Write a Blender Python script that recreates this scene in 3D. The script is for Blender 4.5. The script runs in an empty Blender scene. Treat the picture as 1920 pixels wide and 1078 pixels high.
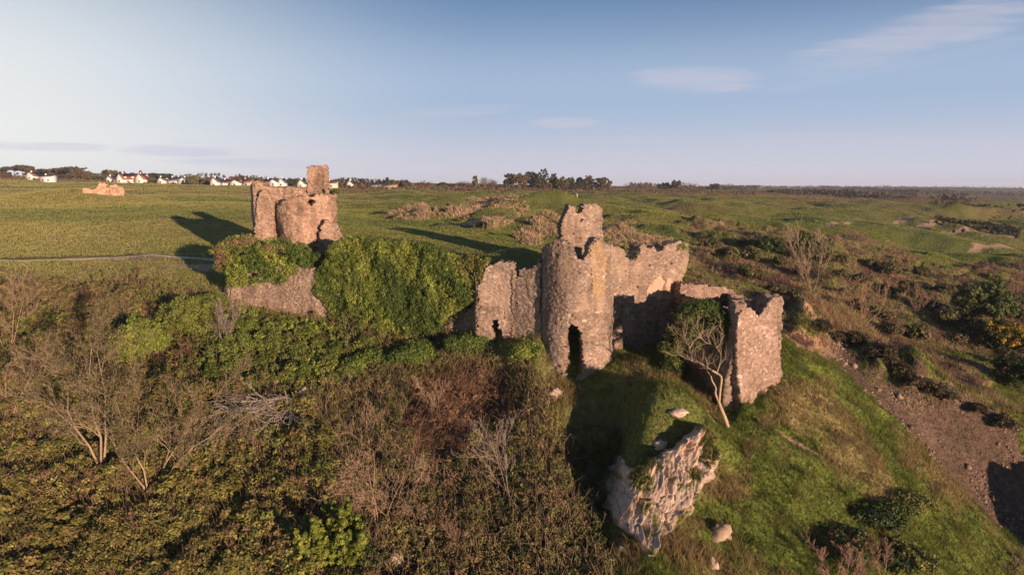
import bpy, math, random, time
import numpy as np
from mathutils import Vector
T0 = time.time()
scene = bpy.context.scene
COL = scene.collection
rad = math.radians

# ------------------------------------------------------------------ camera
FPX, CU, CV, TP = 1280.0, 960.0, 539.0, 187.0 / 1280.0     # focal length in photo pixels, centre, tan(pitch)
PITCH = math.atan(TP)
def uv_as(u, v):
    """photo pixel -> (x/y, z/y) of the ray through it, camera at the origin looking along +Y."""
    yc = (CV - np.asarray(v, float)) / FPX
    xc = (np.asarray(u, float) - CU) / FPX
    k = math.cos(PITCH) + yc * math.sin(PITCH)
    return xc / k, (-math.sin(PITCH) + yc * math.cos(PITCH)) / k
def as_uv(a, s):
    a = np.asarray(a, float); s = np.asarray(s, float)
    den = math.cos(PITCH) - s * math.sin(PITCH)
    yc = (math.sin(PITCH) + s * math.cos(PITCH)) / den
    k = math.cos(PITCH) + yc * math.sin(PITCH)
    return a * k * FPX + CU, CV - yc * FPX
def P3(u, v, D):
    a, s = uv_as(u, v)
    return np.array([a * D, D, s * D])

# ------------------------------------------------------------------ noise
def _hash(ix, iy, seed=0, iz=None):
    h = (np.asarray(ix).astype(np.int64) * 374761393 + np.asarray(iy).astype(np.int64) * 668265263 + seed * 974634777) & 0xFFFFFFFF
    if iz is not None:
        h = (h + np.asarray(iz).astype(np.int64) * 2147483647 + 12345) & 0xFFFFFFFF
    h = ((h ^ (h >> 13)) * 1274126177) & 0xFFFFFFFF
    h = ((h ^ (h >> 15)) * 2246822519) & 0xFFFFFFFF
    h = h ^ (h >> 16)
    return (h & 0xFFFFFF) / float(0x1000000)
def vnoise(x, y, seed=0):
    x = np.asarray(x, float); y = np.asarray(y, float)
    ix = np.floor(x); iy = np.floor(y); fx = x - ix; fy = y - iy
    fx = fx * fx * (3 - 2 * fx); fy = fy * fy * (3 - 2 * fy)
    a = _hash(ix, iy, seed); b = _hash(ix + 1, iy, seed); c = _hash(ix, iy + 1, seed); d = _hash(ix + 1, iy + 1, seed)
    return (a * (1 - fx) + b * fx) * (1 - fy) + (c * (1 - fx) + d * fx) * fy
def fbm(x, y, octv=4, seed=0, gain=.5):
    t = 0; amp = 1; n = 0
    for o in range(octv):
        t = t + amp * vnoise(x * 2 ** o + 17.3 * o, y * 2 ** o - 9.1 * o, seed + o); n += amp; amp *= gain
    return t / n            # 0..1
def vnoise3(x, y, z, seed=0):
    ix = np.floor(x); iy = np.floor(y); iz = np.floor(z); fx = x - ix; fy = y - iy; fz = z - iz
    fx = fx * fx * (3 - 2 * fx); fy = fy * fy * (3 - 2 * fy); fz = fz * fz * (3 - 2 * fz)
    r = 0
    for dz in (0, 1):
        a = _hash(ix, iy, seed, iz + dz); b = _hash(ix + 1, iy, seed, iz + dz); c = _hash(ix, iy + 1, seed, iz + dz); d = _hash(ix + 1, iy + 1, seed, iz + dz)
        q = (a * (1 - fx) + b * fx) * (1 - fy) + (c * (1 - fx) + d * fx) * fy
        r = r + q * (fz if dz else 1 - fz)
    return r
def fbm3(p, octv=4, seed=0, gain=.5):
    t = 0; amp = 1; n = 0
    for o in range(octv):
        q = p * 2 ** o + 7.7 * o
        t = t + amp * vnoise3(q[..., 0], q[..., 1], q[..., 2], seed + o); n += amp; amp *= gain
    return t / n
def worley(x, y, w, h, seed=0, jit=.8):
    """stone pattern: id hash, stone centre, distance to the joint (0 at the joint)."""
    gx = np.asarray(x, float) / w; gy = np.asarray(y, float) / h
    iy0 = np.floor(gy); ix0 = np.floor(gx)
    d1 = np.full(gx.shape, 9.); d2 = np.full(gx.shape, 9.); cx = np.zeros(gx.shape); cy = np.zeros(gx.shape); idh = np.zeros(gx.shape)
    for oy in (-1, 0, 1):
        for ox in (-1, 0, 1, 2):
            jy = iy0 + oy; jx = ix0 + ox
            px = jx + .5 * (jy % 2) - .25 + .5 + (_hash(jx, jy, seed) - .5) * jit
            py = jy + .5 + (_hash(jx, jy, seed + 5) - .5) * jit * .6
            d = np.maximum(abs(gx - px), 0) ** 2 + (abs(gy - py)) ** 2
            near = d < d1
            d2 = np.where(near, d1, np.minimum(d2, d)); 
            cx = np.where(near, px, cx); cy = np.where(near, py, cy)
            idh = np.where(near, _hash(jx, jy, seed + 11), idh)
            d1 = np.where(near, d, d1)
    return idh, cx * w, cy * h, np.sqrt(d2) - np.sqrt(d1)
def inpoly(x, y, poly):
    x = np.asarray(x, float); y = np.asarray(y, float); c = np.zeros(x.shape, bool)
    n = len(poly); j = n - 1
    for i in range(n):
        xi, yi = poly[i]; xj, yj = poly[j]
        if yi != yj:
            c ^= ((yi > y) != (yj > y)) & (x < (xj - xi) * (y - yi) / (yj - yi) + xi)
        j = i
    return c
def sstep(a, b, x):
    t = np.clip((x - a) / (b - a), 0, 1); return t * t * (3 - 2 * t)
def near_line(x, y, pts):
    """distance to a polyline"""
    d = np.full(np.shape(x), 1e9)
    for (x0, y0), (x1, y1) in zip(pts[:-1], pts[1:]):
        dx, dy = x1 - x0, y1 - y0
        t = np.clip(((x - x0) * dx + (y - y0) * dy) / (dx * dx + dy * dy + 1e-9), 0, 1)
        d = np.minimum(d, np.hypot(x - x0 - t * dx, y - y0 - t * dy))
    return d

# ------------------------------------------------------------------ mesh helpers
def mesh_np(name, V, faces, mat=None, col=None, parent=None, smooth=False, k=4):
    """one mesh object; faces: (n,k) array or list of arrays of equal k; col per vertex"""
    me = bpy.data.meshes.new(name)
    if not isinstance(faces, list): faces = [faces]
    faces = [np.asarray(f, np.int32) for f in faces if len(f)]
    V = np.asarray(V, np.float32)
    me.vertices.add(len(V)); me.vertices.foreach_set('co', V.ravel())
    nl = sum(f.size for f in faces); nf = sum(len(f) for f in faces)
    me.loops.add(nl); me.loops.foreach_set('vertex_index', np.concatenate([f.ravel() for f in faces]))
    tot = np.concatenate([np.full(len(f), f.shape[1], np.int32) for f in faces])
    st = np.concatenate([[0], np.cumsum(tot)[:-1]]).astype(np.int32)
    me.polygons.add(nf); me.polygons.foreach_set('loop_start', st); me.polygons.foreach_set('loop_total', tot)
    if smooth: me.polygons.foreach_set('use_smooth', np.ones(nf, bool))
    if col is not None:
        at = me.color_attributes.new('Col', 'FLOAT_COLOR', 'POINT')
        c = np.ones((len(V), 4), np.float32); c[:, :3] = col
        at.data.foreach_set('color', c.ravel())
    me.update(calc_edges=True)
    if mat: me.materials.append(mat)
    o = bpy.data.objects.new(name, me); COL.objects.link(o)
    if parent: o.parent = parent; o.matrix_parent_inverse = parent.matrix_world.inverted()
    return o
def tag(o, label=None, cat=None, group=None, kind=None):
    if label: o['label'] = label
    if cat: o['category'] = cat
    if group: o['group'] = group
    if kind: o['kind'] = kind
    return o
def empty(name, loc, label, cat, group=None):
    o = bpy.data.objects.new(name, None); COL.objects.link(o); o.location = loc; o.empty_display_size = .3
    o.matrix_world.translation = Vector([float(c) for c in loc])
    return tag(o, label, cat, group)

# ------------------------------------------------------------------ node helpers
def new_mat(name):
    m = bpy.data.materials.new(name); m.use_nodes = True
    nt = m.node_tree; b = nt.nodes['Principled BSDF']
    return m, nt, b
def attr_mat(name, rough=.85, spec=.15, var=.25, vscale=3., bump=0., bscale=8., hue=0., trans=0., bdist=.1, detail=5.):
    """colour from the mesh's own Col attribute, broken up by procedural noise, with a bump"""
    m, nt, b = new_mat(name); N = nt.nodes; L = nt.links
    at = N.new('ShaderNodeAttribute'); at.attribute_name = 'Col'
    tc = N.new('ShaderNodeTexCoord')
    no = N.new('ShaderNodeTexNoise'); no.inputs['Scale'].default_value = vscale; no.inputs['Detail'].default_value = detail; no.inputs['Roughness'].default_value = .65
    L.new(tc.outputs['Object'], no.inputs['Vector'])
    mr = N.new('ShaderNodeMapRange'); mr.inputs[1].default_value = .3; mr.inputs[2].default_value = .7
    mr.inputs[3].default_value = 1 - var; mr.inputs[4].default_value = 1 + var
    L.new(no.outputs['Fac'], mr.inputs[0])
    mx = N.new('ShaderNodeVectorMath'); mx.operation = 'SCALE'
    L.new(at.outputs['Color'], mx.inputs[0]); L.new(mr.outputs[0], mx.inputs['Scale'])
    L.new(mx.outputs[0], b.inputs['Base Color'])
    b.inputs['Roughness'].default_value = rough; b.inputs['Specular IOR Level'].default_value = spec
    if bump:
        n2 = N.new('ShaderNodeTexNoise'); n2.inputs['Scale'].default_value = bscale; n2.inputs['Detail'].default_value = detail; n2.inputs['Roughness'].default_value = .7
        L.new(tc.outputs['Object'], n2.inputs['Vector'])
        bp = N.new('ShaderNodeBump'); bp.inputs['Strength'].default_value = bump; bp.inputs['Distance'].default_value = bdist
        L.new(n2.outputs['Fac'], bp.inputs['Height']); L.new(bp.outputs[0], b.inputs['Normal'])
    if trans:
        tr = N.new('ShaderNodeBsdfTranslucent'); L.new(mx.outputs[0], tr.inputs['Color'])
        ms = N.new('ShaderNodeMixShader'); ms.inputs[0].default_value = trans
        out = N['Material Output']
        L.new(b.outputs[0], ms.inputs[1]); L.new(tr.outputs[0], ms.inputs[2]); L.new(ms.outputs[0], out.inputs['Surface'])
    return m

M_STONE = attr_mat('rubble_masonry', .92, .1, .3, 8., .6, 18., bdist=.035)
M_ROCK = attr_mat('limestone_rock', .9, .12, .3, 4., .45, 13., bdist=.05)
M_GROUND = attr_mat('turf_ground', .95, .05, .45, 2.2, 1., 3.2, bdist=.35, detail=9.)
M_LEAF = attr_mat('leaf_foliage', .6, .25, .2, 1.2, trans=.18)
M_TWIG = attr_mat('bark_and_twigs', .85, .1, .2, 6.)
M_GRASS = attr_mat('grass_blades', .7, .15, .15, .5, trans=.42)
M_PAINT = attr_mat('painted_render', .8, .1, .08, 2.)

def turf(m, k=2.5, scale=9.):
    # blades stand in every direction: the shading normal wanders from spot to spot
    nt = m.node_tree; N = nt.nodes; L = nt.links; b = N['Principled BSDF']
    no = N.new('ShaderNodeTexNoise'); no.inputs['Scale'].default_value = scale; no.inputs['Detail'].default_value = 2.
    L.new(N['Texture Coordinate'].outputs['Object'], no.inputs['Vector'])
    s1 = N.new('ShaderNodeVectorMath'); s1.operation = 'SUBTRACT'; s1.inputs[1].default_value = (.5, .5, .5); L.new(no.outputs['Color'], s1.inputs[0])
    s2 = N.new('ShaderNodeVectorMath'); s2.operation = 'MULTIPLY'; s2.inputs[1].default_value = (k, k, 0.); L.new(s1.outputs[0], s2.inputs[0])
    old = b.inputs['Normal'].links[0].from_socket
    s3 = N.new('ShaderNodeVectorMath'); s3.operation = 'ADD'; L.new(old, s3.inputs[0]); L.new(s2.outputs[0], s3.inputs[1])
    s4 = N.new('ShaderNodeVectorMath'); s4.operation = 'NORMALIZE'; L.new(s3.outputs[0], s4.inputs[0]); L.new(s4.outputs[0], b.inputs['Normal'])
turf(M_GROUND)

# ------------------------------------------------------------------ terrain
# (u, v, distance): what the photograph shows of the bare ground; h lowers a point where plants stand on it
GPX = []
GP = [
 # left field up to the crest with the houses
 (-500,335,560),(-500,372,200),(-500,402,128),(-500,440,102),(-500,487,83),(-500,560,66),(-500,336,480),
 (0,336.5,520),(0,342,430),(0,365,230),(0,400,130),(0,440,103),(0,487,84),(0,520,75),
 (240,343,500),(240,347,410),(240,372,200),(240,402,126),(240,442,101),(240,483,84),(240,515,75),
 (480,349,480),(480,354,380),(480,374,200),(480,402,128),(480,440,100),(470,475,84),(400,500,79),
 (700,351,520),(700,358,400),(700,378,250),(700,402,150),(700,425,114),(700,447,95),(640,470,84),
 (850,353,560),(850,362,380),(850,385,225),(850,410,145),(850,438,105),(850,470,84),
 (1000,354,620),(1000,364,400),(1000,385,225),(1000,410,150),(1000,440,108),(960,478,82),
 (1200,354,800),(1200,366,420),(1200,400,185),(1200,430,125),(1200,470,92),
 (1400,355,1100),(1400,368,520),(1400,385,280),(1400,410,190),(1400,440,135),(1380,480,100),(1350,520,80),
 (1560,357,1400),(1560,375,520),(1560,400,260),(1560,440,155),(1540,500,104),(1500,560,76),(1480,590,62),
 (1700,360,1700),(1700,380,560),(1700,405,310),(1700,435,210),(1700,480,140),(1690,540,100),(1650,600,78),(1600,650,65),
 (1920,362,2000),(1920,375,900),(1920,400,420),(1920,430,270),(1920,470,185),(1920,525,125),(1920,580,97),(1920,650,76),(1920,720,64),(1920,790,56),
 (2400,362,2000),(2400,400,420),(2400,470,185),(2400,580,97),(2400,720,64),(2400,860,51),(2400,1078,43),
 # the sandy gully and the near green flank
 (1478,604,57),(1560,655,55),(1640,710,53),(1730,770,51.5),(1820,850,49.5),(1920,950,47),
 (1480,640,52),(1500,700,48.5),(1500,760,46.2),(1500,830,43.6),(1500,900,41.2),(1480,980,38.7),(1470,1078,35.6),
 (1620,760,49),(1640,840,45.5),(1660,920,42.5),(1690,1000,39.8),(1700,1078,37),
 (1780,900,46),(1850,1000,43),(1900,1078,41),
 (1400,800,44.6),(1380,860,42.4),(1360,940,39.6),(1350,1010,37.2),(1340,1078,35),
 # foot of the corner tower, the wall and the round tower
 (1470,745,46.6),(1388,788,45.2),(1340,796,45.),(1290,746,47.2),(1240,706,49.5),(1180,676,52),(1150,674,52.6),(1368,764,47),(1335,728,50),(1305,700,52.6),(1275,672,55.2),(1160,668,53.6),(1215,668,55),(1255,668,55.6),
 (1090,712,51.2),(1040,695,51.8),(1005,645,53.),(955,660,54.4),(900,655,56.),(870,640,57.5),
 # inside the walls
 (1010,560,62),(1100,560,62),(1420,606,57),(1330,690,53.5),(1000,520,71),(1150,520,72),(1270,520,73),
 # slope under the towers
 (1205,742,46.2),(1120,775,47.2),(1060,760,48.2),(1260,745,46.),(1318,798,43.7),(1245,800,42.9),(1205,800,43.1),(1180,860,41.2),(1168,920,39.7),(1140,800,47.),(1122,850,45.4),(1142,905,43.6),(1128,950,41.4),(1085,800,46.8),
 (1130,1010,38.2),(1130,1078,35.4),(1240,960,38.3),(1240,1078,34.6),(1310,900,40.5),
 # left ruin and the ivy wall
 (430,578,66.5),(520,585,66),(600,600,64.5),(640,618,63),(700,640,61),(780,650,59),(840,640,58.5),
 (470,520,74),(560,520,74),(620,510,75),
 # the wooded slope
 (-500,640,60,1.2),(-500,760,50,1.6),(-500,900,42.5,1.6),(-500,1078,36,1.6),
 (0,545,72,.8),(0,600,63.5,1.1),(0,680,55,1.4),(0,760,49,1.6),(0,860,43.5,1.6),(0,960,39.3,1.6),(0,1078,35.5,1.6),
 (200,550,72,.8),(200,610,63,1.1),(200,680,55.5,1.4),(200,760,49.5,1.6),(200,860,44,1.6),(200,960,39.6,1.6),(200,1078,35.6,1.6),
 (400,610,63,.8),(400,680,56,1.2),(400,760,50,1.4),(400,860,44.2,1.6),(400,960,39.8,1.6),(400,1078,35.7,1.6),
 (600,650,60,.6),(600,720,53.5,.9),(600,800,48,1.),(600,880,43.6,1.2),(600,970,39.6,1.2),(600,1078,35.7,1.2),
 (800,690,56,.6),(800,760,51,.9),(800,840,46,1.),(800,930,41.5,1.),(800,1078,35.7,1.),
 (960,710,52.8,.5),(960,790,47.6,.7),(960,870,43.4,.8),(960,970,39.4,.8),(960,1078,35.6,.8),
 (1050,840,44.2,.5),(1060,930,40.5,.6),(1060,1078,35.4,.6),
]
# the far distance and the ground below the frame
for uu, vv in ((-500,336),(0,340),(300,346),(600,352),(900,355),(1200,356),(1500,352),(1700,351),(1920,354),(2400,354)):
    GP.append((uu, vv, 2600)); GP.append((uu, 352.4, 6500))
for uu in (-500, 0, 480, 960, 1440, 1920, 2400):
    GP.append((uu, 1700 if uu < 1700 else 1800, 24))
for (dd, zz) in ((20, -27.), (32, -25.), (48, -22.), (75, -18.), (130, -16.), (300, -13.)):
    GPX.append((1.75, math.log(dd), zz / dd))
def _tp(r2): return np.where(r2 > 1e-12, r2 * np.log(np.maximum(r2, 1e-12)), 0.)
KA = 1.5
ctl = []
for g in GP:
    u, v, D = g[:3]; h = g[3] if len(g) > 3 else 0
    a, s = uv_as(u, v); ctl.append((float(a), math.log(D), float(s) - h / D))
ctl = np.array(ctl + GPX)
_n = len(ctl); _px = ctl[:, 0] * KA; _py = ctl[:, 1]
_A = _tp((_px[:, None] - _px) ** 2 + (_py[:, None] - _py) ** 2) + np.eye(_n) * 2e-4
_B = np.stack([np.ones(_n), _px, _py], 1)
_S = np.block([[_A, _B], [_B.T, np.zeros((3, 3))]])
_w = np.linalg.solve(_S, np.concatenate([ctl[:, 2], np.zeros(3)]))
def base_s(a, l):
    sh = np.shape(a); x = np.ravel(a) * KA; y = np.ravel(l); out = np.empty(x.shape)
    for i in range(0, len(x), 20000):
        xx = x[i:i+20000, None]; yy = y[i:i+20000, None]
        out[i:i+20000] = _tp((xx - _px) ** 2 + (yy - _py) ** 2) @ _w[:_n] + _w[_n] + _w[_n+1] * xx[:, 0] + _w[_n+2] * yy[:, 0]
    return out.reshape(sh)
GA = np.linspace(-1.3, 1.75, 1060)
def _seg(a, b, st): return np.arange(math.log(a), math.log(b), st)
GL = np.concatenate([_seg(16, 33, .02), _seg(33, 70, .0038), _seg(70, 130, .006), _seg(130, 700, .009), _seg(700, 6400, .03), [math.log(6400)]])
_ca = np.linspace(-1.3, 1.75, 300); _cl = np.linspace(GL[0], GL[-1], 260)          # coarse evaluation, then cubic-ish upsampling
_cs = base_s(*np.meshgrid(_ca, _cl))
def _bilin(F, xs, ys, x, y):
    i = np.clip(np.searchsorted(xs, x) - 1, 0, len(xs) - 2); j = np.clip(np.searchsorted(ys, y) - 1, 0, len(ys) - 2)
    fx = np.clip((x - xs[i]) / (xs[i+1] - xs[i]), 0, 1); fy = np.clip((y - ys[j]) / (ys[j+1] - ys[j]), 0, 1)
    return (F[j, i] * (1 - fx) + F[j, i+1] * fx) * (1 - fy) + (F[j+1, i] * (1 - fx) + F[j+1, i+1] * fx) * fy
AA, LL = np.meshgrid(GA, GL)
SS = _bilin(_cs, _ca, _cl, AA, LL)
DD = np.exp(LL); XX = AA * DD
UU, VV = as_uv(AA, SS)            # where each spot of ground lies in the photograph: used to place covers and plants
# --- covers
wu = UU + (fbm(XX * .35, DD * .35, 3, 3) - .5) * 60; wv = VV + (fbm(XX * .35 + 40, DD * .35, 3, 4) - .5) * 40 * np.clip((VV - 345) / 150, .05, 1)
SCRUB = inpoly(wu, wv, [(-700,530),(300,532),(400,560),(430,585),(560,600),(640,625),(720,650),(850,640),(900,668),(965,690),(1010,720),(1060,790),(1110,850),(1125,950),(1130,1200),(1130,1900),(-900,1900)])
GREENSC = inpoly(wu, wv, [(440,590),(560,600),(660,640),(700,690),(620,740),(470,740),(370,760),(350,700),(390,640)])
BRACK = inpoly(wu, wv, [(770,720),(880,690),(960,710),(990,780),(900,830),(860,900),(790,880),(740,800)])
DUNE = inpoly(wu, wv, [(1285,420),(1420,430),(1600,470),(1700,490),(1920,520),(2300,540),(2300,700),(1920,700),(1830,740),(1700,700),(1600,660),(1500,600),(1460,570),(1400,560),(1300,540)])
DUNEB = inpoly(wu, wv, [(1560,440),(1640,445),(1720,480),(1700,520),(1580,500)]) | inpoly(wu, wv, [(1290,450),(1400,470),(1440,520),(1330,520)])
MARRAM = np.zeros(XX.shape, bool)
for (cu, cv, ru, rv) in ((775,405,40,12),(835,398,26,9),(900,388,26,7),(950,388,40,7),(870,405,34,6),(930,430,30,7),(1000,448,26,7),(1030,428,34,16),(1165,440,34,20),(1215,455,34,14),(1110,425,20,12),(975,408,14,5)):
    MARRAM |= ((wu - cu) / ru) ** 2 + ((wv - cv) / rv) ** 2 < 1
n_g = fbm(XX * .5, DD * .5, 4, 87)
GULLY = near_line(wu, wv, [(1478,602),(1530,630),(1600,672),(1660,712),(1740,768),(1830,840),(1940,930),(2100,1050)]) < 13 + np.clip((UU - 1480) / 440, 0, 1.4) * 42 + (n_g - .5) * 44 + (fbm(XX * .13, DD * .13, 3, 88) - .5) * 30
BANK = near_line(wu, wv, [(1500,596),(1570,630),(1640,670),(1720,715),(1800,745),(1920,800),(2100,880)]) < 22
SCAR = near_line(UU, VV, [(1452,812),(1478,826),(1500,838),(1524,852),(1548,862)]) < 2.2 + 3 * n_g
FLANK = inpoly(wu, wv, [(1460,590),(1700,790),(1830,950),(1960,1100),(2100,1900),(1130,1900),(1130,1000),(1330,830),(1380,770)])
SAND = np.zeros(XX.shape, bool)
for (cu, cv, ru, rv) in ((1560,432,20,2),(1592,430,12,1.6),(1850,470,50,2.6),(1800,438,60,1.6),(1735,428,40,1.8),(1880,446,50,1.6),(1400,425,30,1),(1330,426,25,1),(1700,420,20,1.2),(350,498,42,4),(250,490,50,2.5),(395,502,30,6),(290,482,70,2),(905,425,40,4)):
    SAND |= ((wu - cu) / ru) ** 2 + ((VV + (wv - VV) * .2 - cv) / rv) ** 2 < 1
# --- relief
Z = SS * DD
def hump(u, v, D, rx, ry, h):
    global Z
    p = P3(u, v, D); Z = Z + h * np.exp(-((XX - p[0]) / rx) ** 2 - ((DD - p[1]) / ry) ** 2)
hump(1040,374,205,11,8,4.4); hump(880,375,260,22,14,2.2); hump(975,480,80,3.2,3,1.1); hump(820,405,150,9,5,2.); hump(1150,400,170,12,8,1.5)
hump(920,388,165,10,6,2.2); hump(770,402,150,5,4,1.6); hump(1020,430,118,6,4,1.5); hump(950,455,104,4,2.2,-2.2); hump(870,415,134,9,2.6,-1.8)
hump(1250,775,44.2,2.2,2.,1.7); hump(1300,800,43.,1.6,1.5,1.); hump(1130,765,46.2,2.6,2.2,-1.5)
hump(1440,470,112,7,5,-2); hump(1570,410,230,12,8,2.); hump(1660,412,260,30,6,2.5); hump(1840,405,330,40,10,5.5); hump(1780,392,480,50,14,7); hump(1560,392,360,30,14,2.5)
hump(130,395,170,16,12,2.4); hump(-60,400,180,20,14,2.); hump(20,440,130,10,8,1.)
Z = Z + 8. * np.exp(-((XX - 48) / 5.5) ** 2 - ((DD - 37) / 9) ** 2) * (.6 + .8 * fbm(XX * .22, DD * .22, 4, 99))          # unseen hump added beyond the frame to keep low sun off the gully corner
near = np.clip(60 / DD, 0, 1)
rough = np.where(SCRUB, .35, .12) + np.where(DUNE | MARRAM, .9, 0) * np.clip(DD / 70, .6, 2.) + np.where(FLANK, .45, 0)
Z = Z + (fbm(XX * .16, DD * .16, 4, 21) - .5) * 2.2 * rough + (fbm(XX * .7, DD * .7, 3, 27) - .5) * (.5 * rough + .12) * (DD < 300)
Z = Z + (fbm(XX * .02, DD * .02, 3, 33) - .5) * 3.0 * sstep(95, 200, DD) * (1 - sstep(900, 2000, DD) * .3)
Z = Z + (fbm(XX * .06 + 5, DD * .06, 3, 36) - .5) * (1.4 + 4.8 * sstep(600, 800, UU)) * sstep(85, 130, DD) * (1 - .5 * sstep(300, 600, DD))
# sandy gully cut into the slope, hummocks on its far bank
gd = near_line(UU, VV, [(1478,606),(1560,655),(1640,710),(1730,775),(1820,855),(1920,950),(2100,1100)])
Z = Z - (.9 + 1.6 * sstep(1560, 1850, UU)) * np.exp(-(gd / (26 + 20 * sstep(1600, 1900, UU))) ** 2)
Z = Z + 1.5 * np.exp(-(near_line(UU, VV, [(1510,598),(1590,634),(1680,690),(1760,735),(1850,790),(1960,860),(2100,960)]) / 17) ** 2) * (.5 + fbm(XX * .4, DD * .4, 3, 95))
along = UU * .75 + VV * .66
Z = Z + FLANK * ((fbm(gd * .055 + 3, along * .006, 3, 96) - .5) * 1.1 + (fbm(gd * .12, along * .015, 3, 97) - .5) * .5) * sstep(0, 60, gd)
tus = vnoise(XX * .55, DD * .55, 91); BANKS = sstep(30, 8, near_line(wu, wv, [(1500,596),(1570,630),(1640,670),(1720,715),(1800,745),(1920,800),(2100,880)]))
Z = Z + BANKS * np.clip(tus - .4, 0, 1) * 2.4
def ground_z(x, y):
    x = np.asarray(x, float); y = np.asarray(y, float)
    return _bilin(Z, GA, GL, x / y, np.log(y))
def ground_n(x, y, e=.4):
    gx = (ground_z(x + e, y) - ground_z(x - e, y)) / (2 * e); gy = (ground_z(x, y + e) - ground_z(x, y - e)) / (2 * e)
    n = np.stack([-gx, -gy, np.ones_like(gx)], -1); return n / np.linalg.norm(n, axis=-1, keepdims=True)
def ground_at(u, v, D0=None):
    """walk along the ray through photo pixel (u,v) to the ground"""
    a, s = uv_as(u, v); l = np.linspace(GL[0], GL[-1], 4000); d = np.exp(l)
    f = s * d - _bilin(Z, GA, GL, np.full(l.shape, float(a)), l)
    ok = np.where((f[:-1] > 0) & (f[1:] <= 0))[0]
    if not len(ok): i = int(np.argmin(abs(f)))
    elif D0 is None: i = ok[0]
    else: i = ok[np.argmin(abs(d[ok] - D0))]
    return np.array([a * d[i], d[i], ground_z(a * d[i], d[i])])
# --- ground colours (what grows or lies there; the gully soil also carries shade)
def mixc(C, mask, c): 
    m = np.asarray(mask, float)[..., None]; return C * (1 - m) + np.asarray(c) * m
n1 = fbm(XX * .05, DD * .05, 4, 51); n2 = fbm(XX * .3, DD * .3, 4, 55); n3 = fbm(XX * 1.3, DD * 1.3, 3, 58); n4 = fbm(XX * .012, DD * .03, 4, 61)
GC = np.zeros(XX.shape + (3,)) + np.array([.150, .165, .040])
GC = mixc(GC, sstep(.42, .7, n1) * .55, [.21, .19, .065])
GC = mixc(GC, sstep(700, 150, UU) * .55, [.25, .225, .085])
GC = mixc(GC, sstep(.5, .75, n2) * .5, [.215, .175, .085])
GC = mixc(GC, sstep(.45, .3, n4) * .6, [.105, .13, .04])
GC = mixc(GC, sstep(.55, .75, n4) * sstep(150, 260, DD) * .7, [.22, .16, .08])
far = sstep(250, 480, DD) * sstep(.5, .58, fbm(XX * .008, DD * .02, 4, 71)) * (UU > 560)
GC = mixc(GC, far * .7, [.16, .085, .06])
GC = mixc(GC, sstep(1200, 1700, DD) * .8, [.09, .115, .06])
GC = mixc(GC, sstep(700, 1000, DD) * sstep(.52, .6, fbm(XX * .004, DD * .006, 3, 73)) * .7, [.07, .06, .05])
GC = mixc(GC, MARRAM * sstep(.35, .55, n2) * .85, [.37, .25, .155])
GC = mixc(GC, DUNE * sstep(.35, .6, n2) * .75, [.25, .175, .10])
GC = mixc(GC, DUNE * sstep(.55, .7, fbm(XX * .22, DD * .22, 3, 81)) * .75, [.16, .10, .075])
GC = mixc(GC, DUNEB * sstep(.4, .6, n2) * .7, [.22, .125, .09])
GC = mixc(GC, FLANK * .8, [.125, .165, .032])
GC = mixc(GC, FLANK * sstep(.52, .72, n2) * .75, [.26, .19, .09])
GC = mixc(GC, FLANK * sstep(.6, .42, n3) * .35, [.07, .09, .025])
GC = mixc(GC, SCRUB * .9, [.105, .09, .04])
GC = mixc(GC, (SCRUB & GREENSC) * .8, [.09, .11, .028])
GC = mixc(GC, (SCRUB & BRACK) * .85, [.17, .10, .065])
GC = mixc(GC, GULLY * (.8 + .2 * n3), [.125, .08, .066])  # soil tone darkened in place of the dusky shade lying in the gully
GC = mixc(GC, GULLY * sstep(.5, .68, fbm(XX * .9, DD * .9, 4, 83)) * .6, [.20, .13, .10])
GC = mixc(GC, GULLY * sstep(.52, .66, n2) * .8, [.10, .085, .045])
GC = mixc(GC, GULLY * sstep(1600, 1480, UU) * .8, [.50, .30, .17])
GC = mixc(GC, BANK * sstep(.62, .4, tus) * .6, [.2, .14, .1])
GC = mixc(GC, SAND * .9, [.46, .31, .205])
GC = mixc(GC, SCAR * .9, [.36, .24, .18])
GC *= (.8 + .4 * n3)[..., None]
na, nl_ = len(GA), len(GL)
idx = np.arange(na * nl_).reshape(nl_, na)
F = np.stack([idx[:-1, :-1], idx[:-1, 1:], idx[1:, 1:], idx[1:, :-1]], -1).reshape(-1, 4)
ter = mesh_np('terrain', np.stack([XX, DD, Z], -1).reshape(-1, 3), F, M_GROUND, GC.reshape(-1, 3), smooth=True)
tag(ter, kind='structure')
rng = np.random.default_rng(7)
print('terrain', time.time() - T0)
# ------------------------------------------------------------------ masonry
class Plane:
    """vertical wall face from plan point A to B; s along it, z up, depth into the wall"""
    def __init__(self, A, B, out=None):
        self.A = np.array(A[:2], float); B = np.array(B[:2], float); self.len = np.linalg.norm(B - self.A)
        self.d = (B - self.A) / self.len; self.n = np.array([self.d[1], -self.d[0]])
        if self.n @ (self.A + B) > 0: self.n = -self.n            # outward = towards the camera side
        if out is not None and self.n @ np.array(out) < 0: self.n = -self.n
    def inv(self, u, v):
        a, s = uv_as(u, v)          # point t*(a,1,s); (t*(a,1)-A).n = 0
        t = (self.A @ self.n) / (a * self.n[0] + self.n[1])
        return (t * a - self.A[0]) * self.d[0] + (t - self.A[1]) * self.d[1], s * t
    def fwd(self, s, z, dep):
        return np.stack([self.A[0] + s * self.d[0] - dep * self.n[0], self.A[1] + s * self.d[1] - dep * self.n[1], z + 0 * s], -1)
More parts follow.
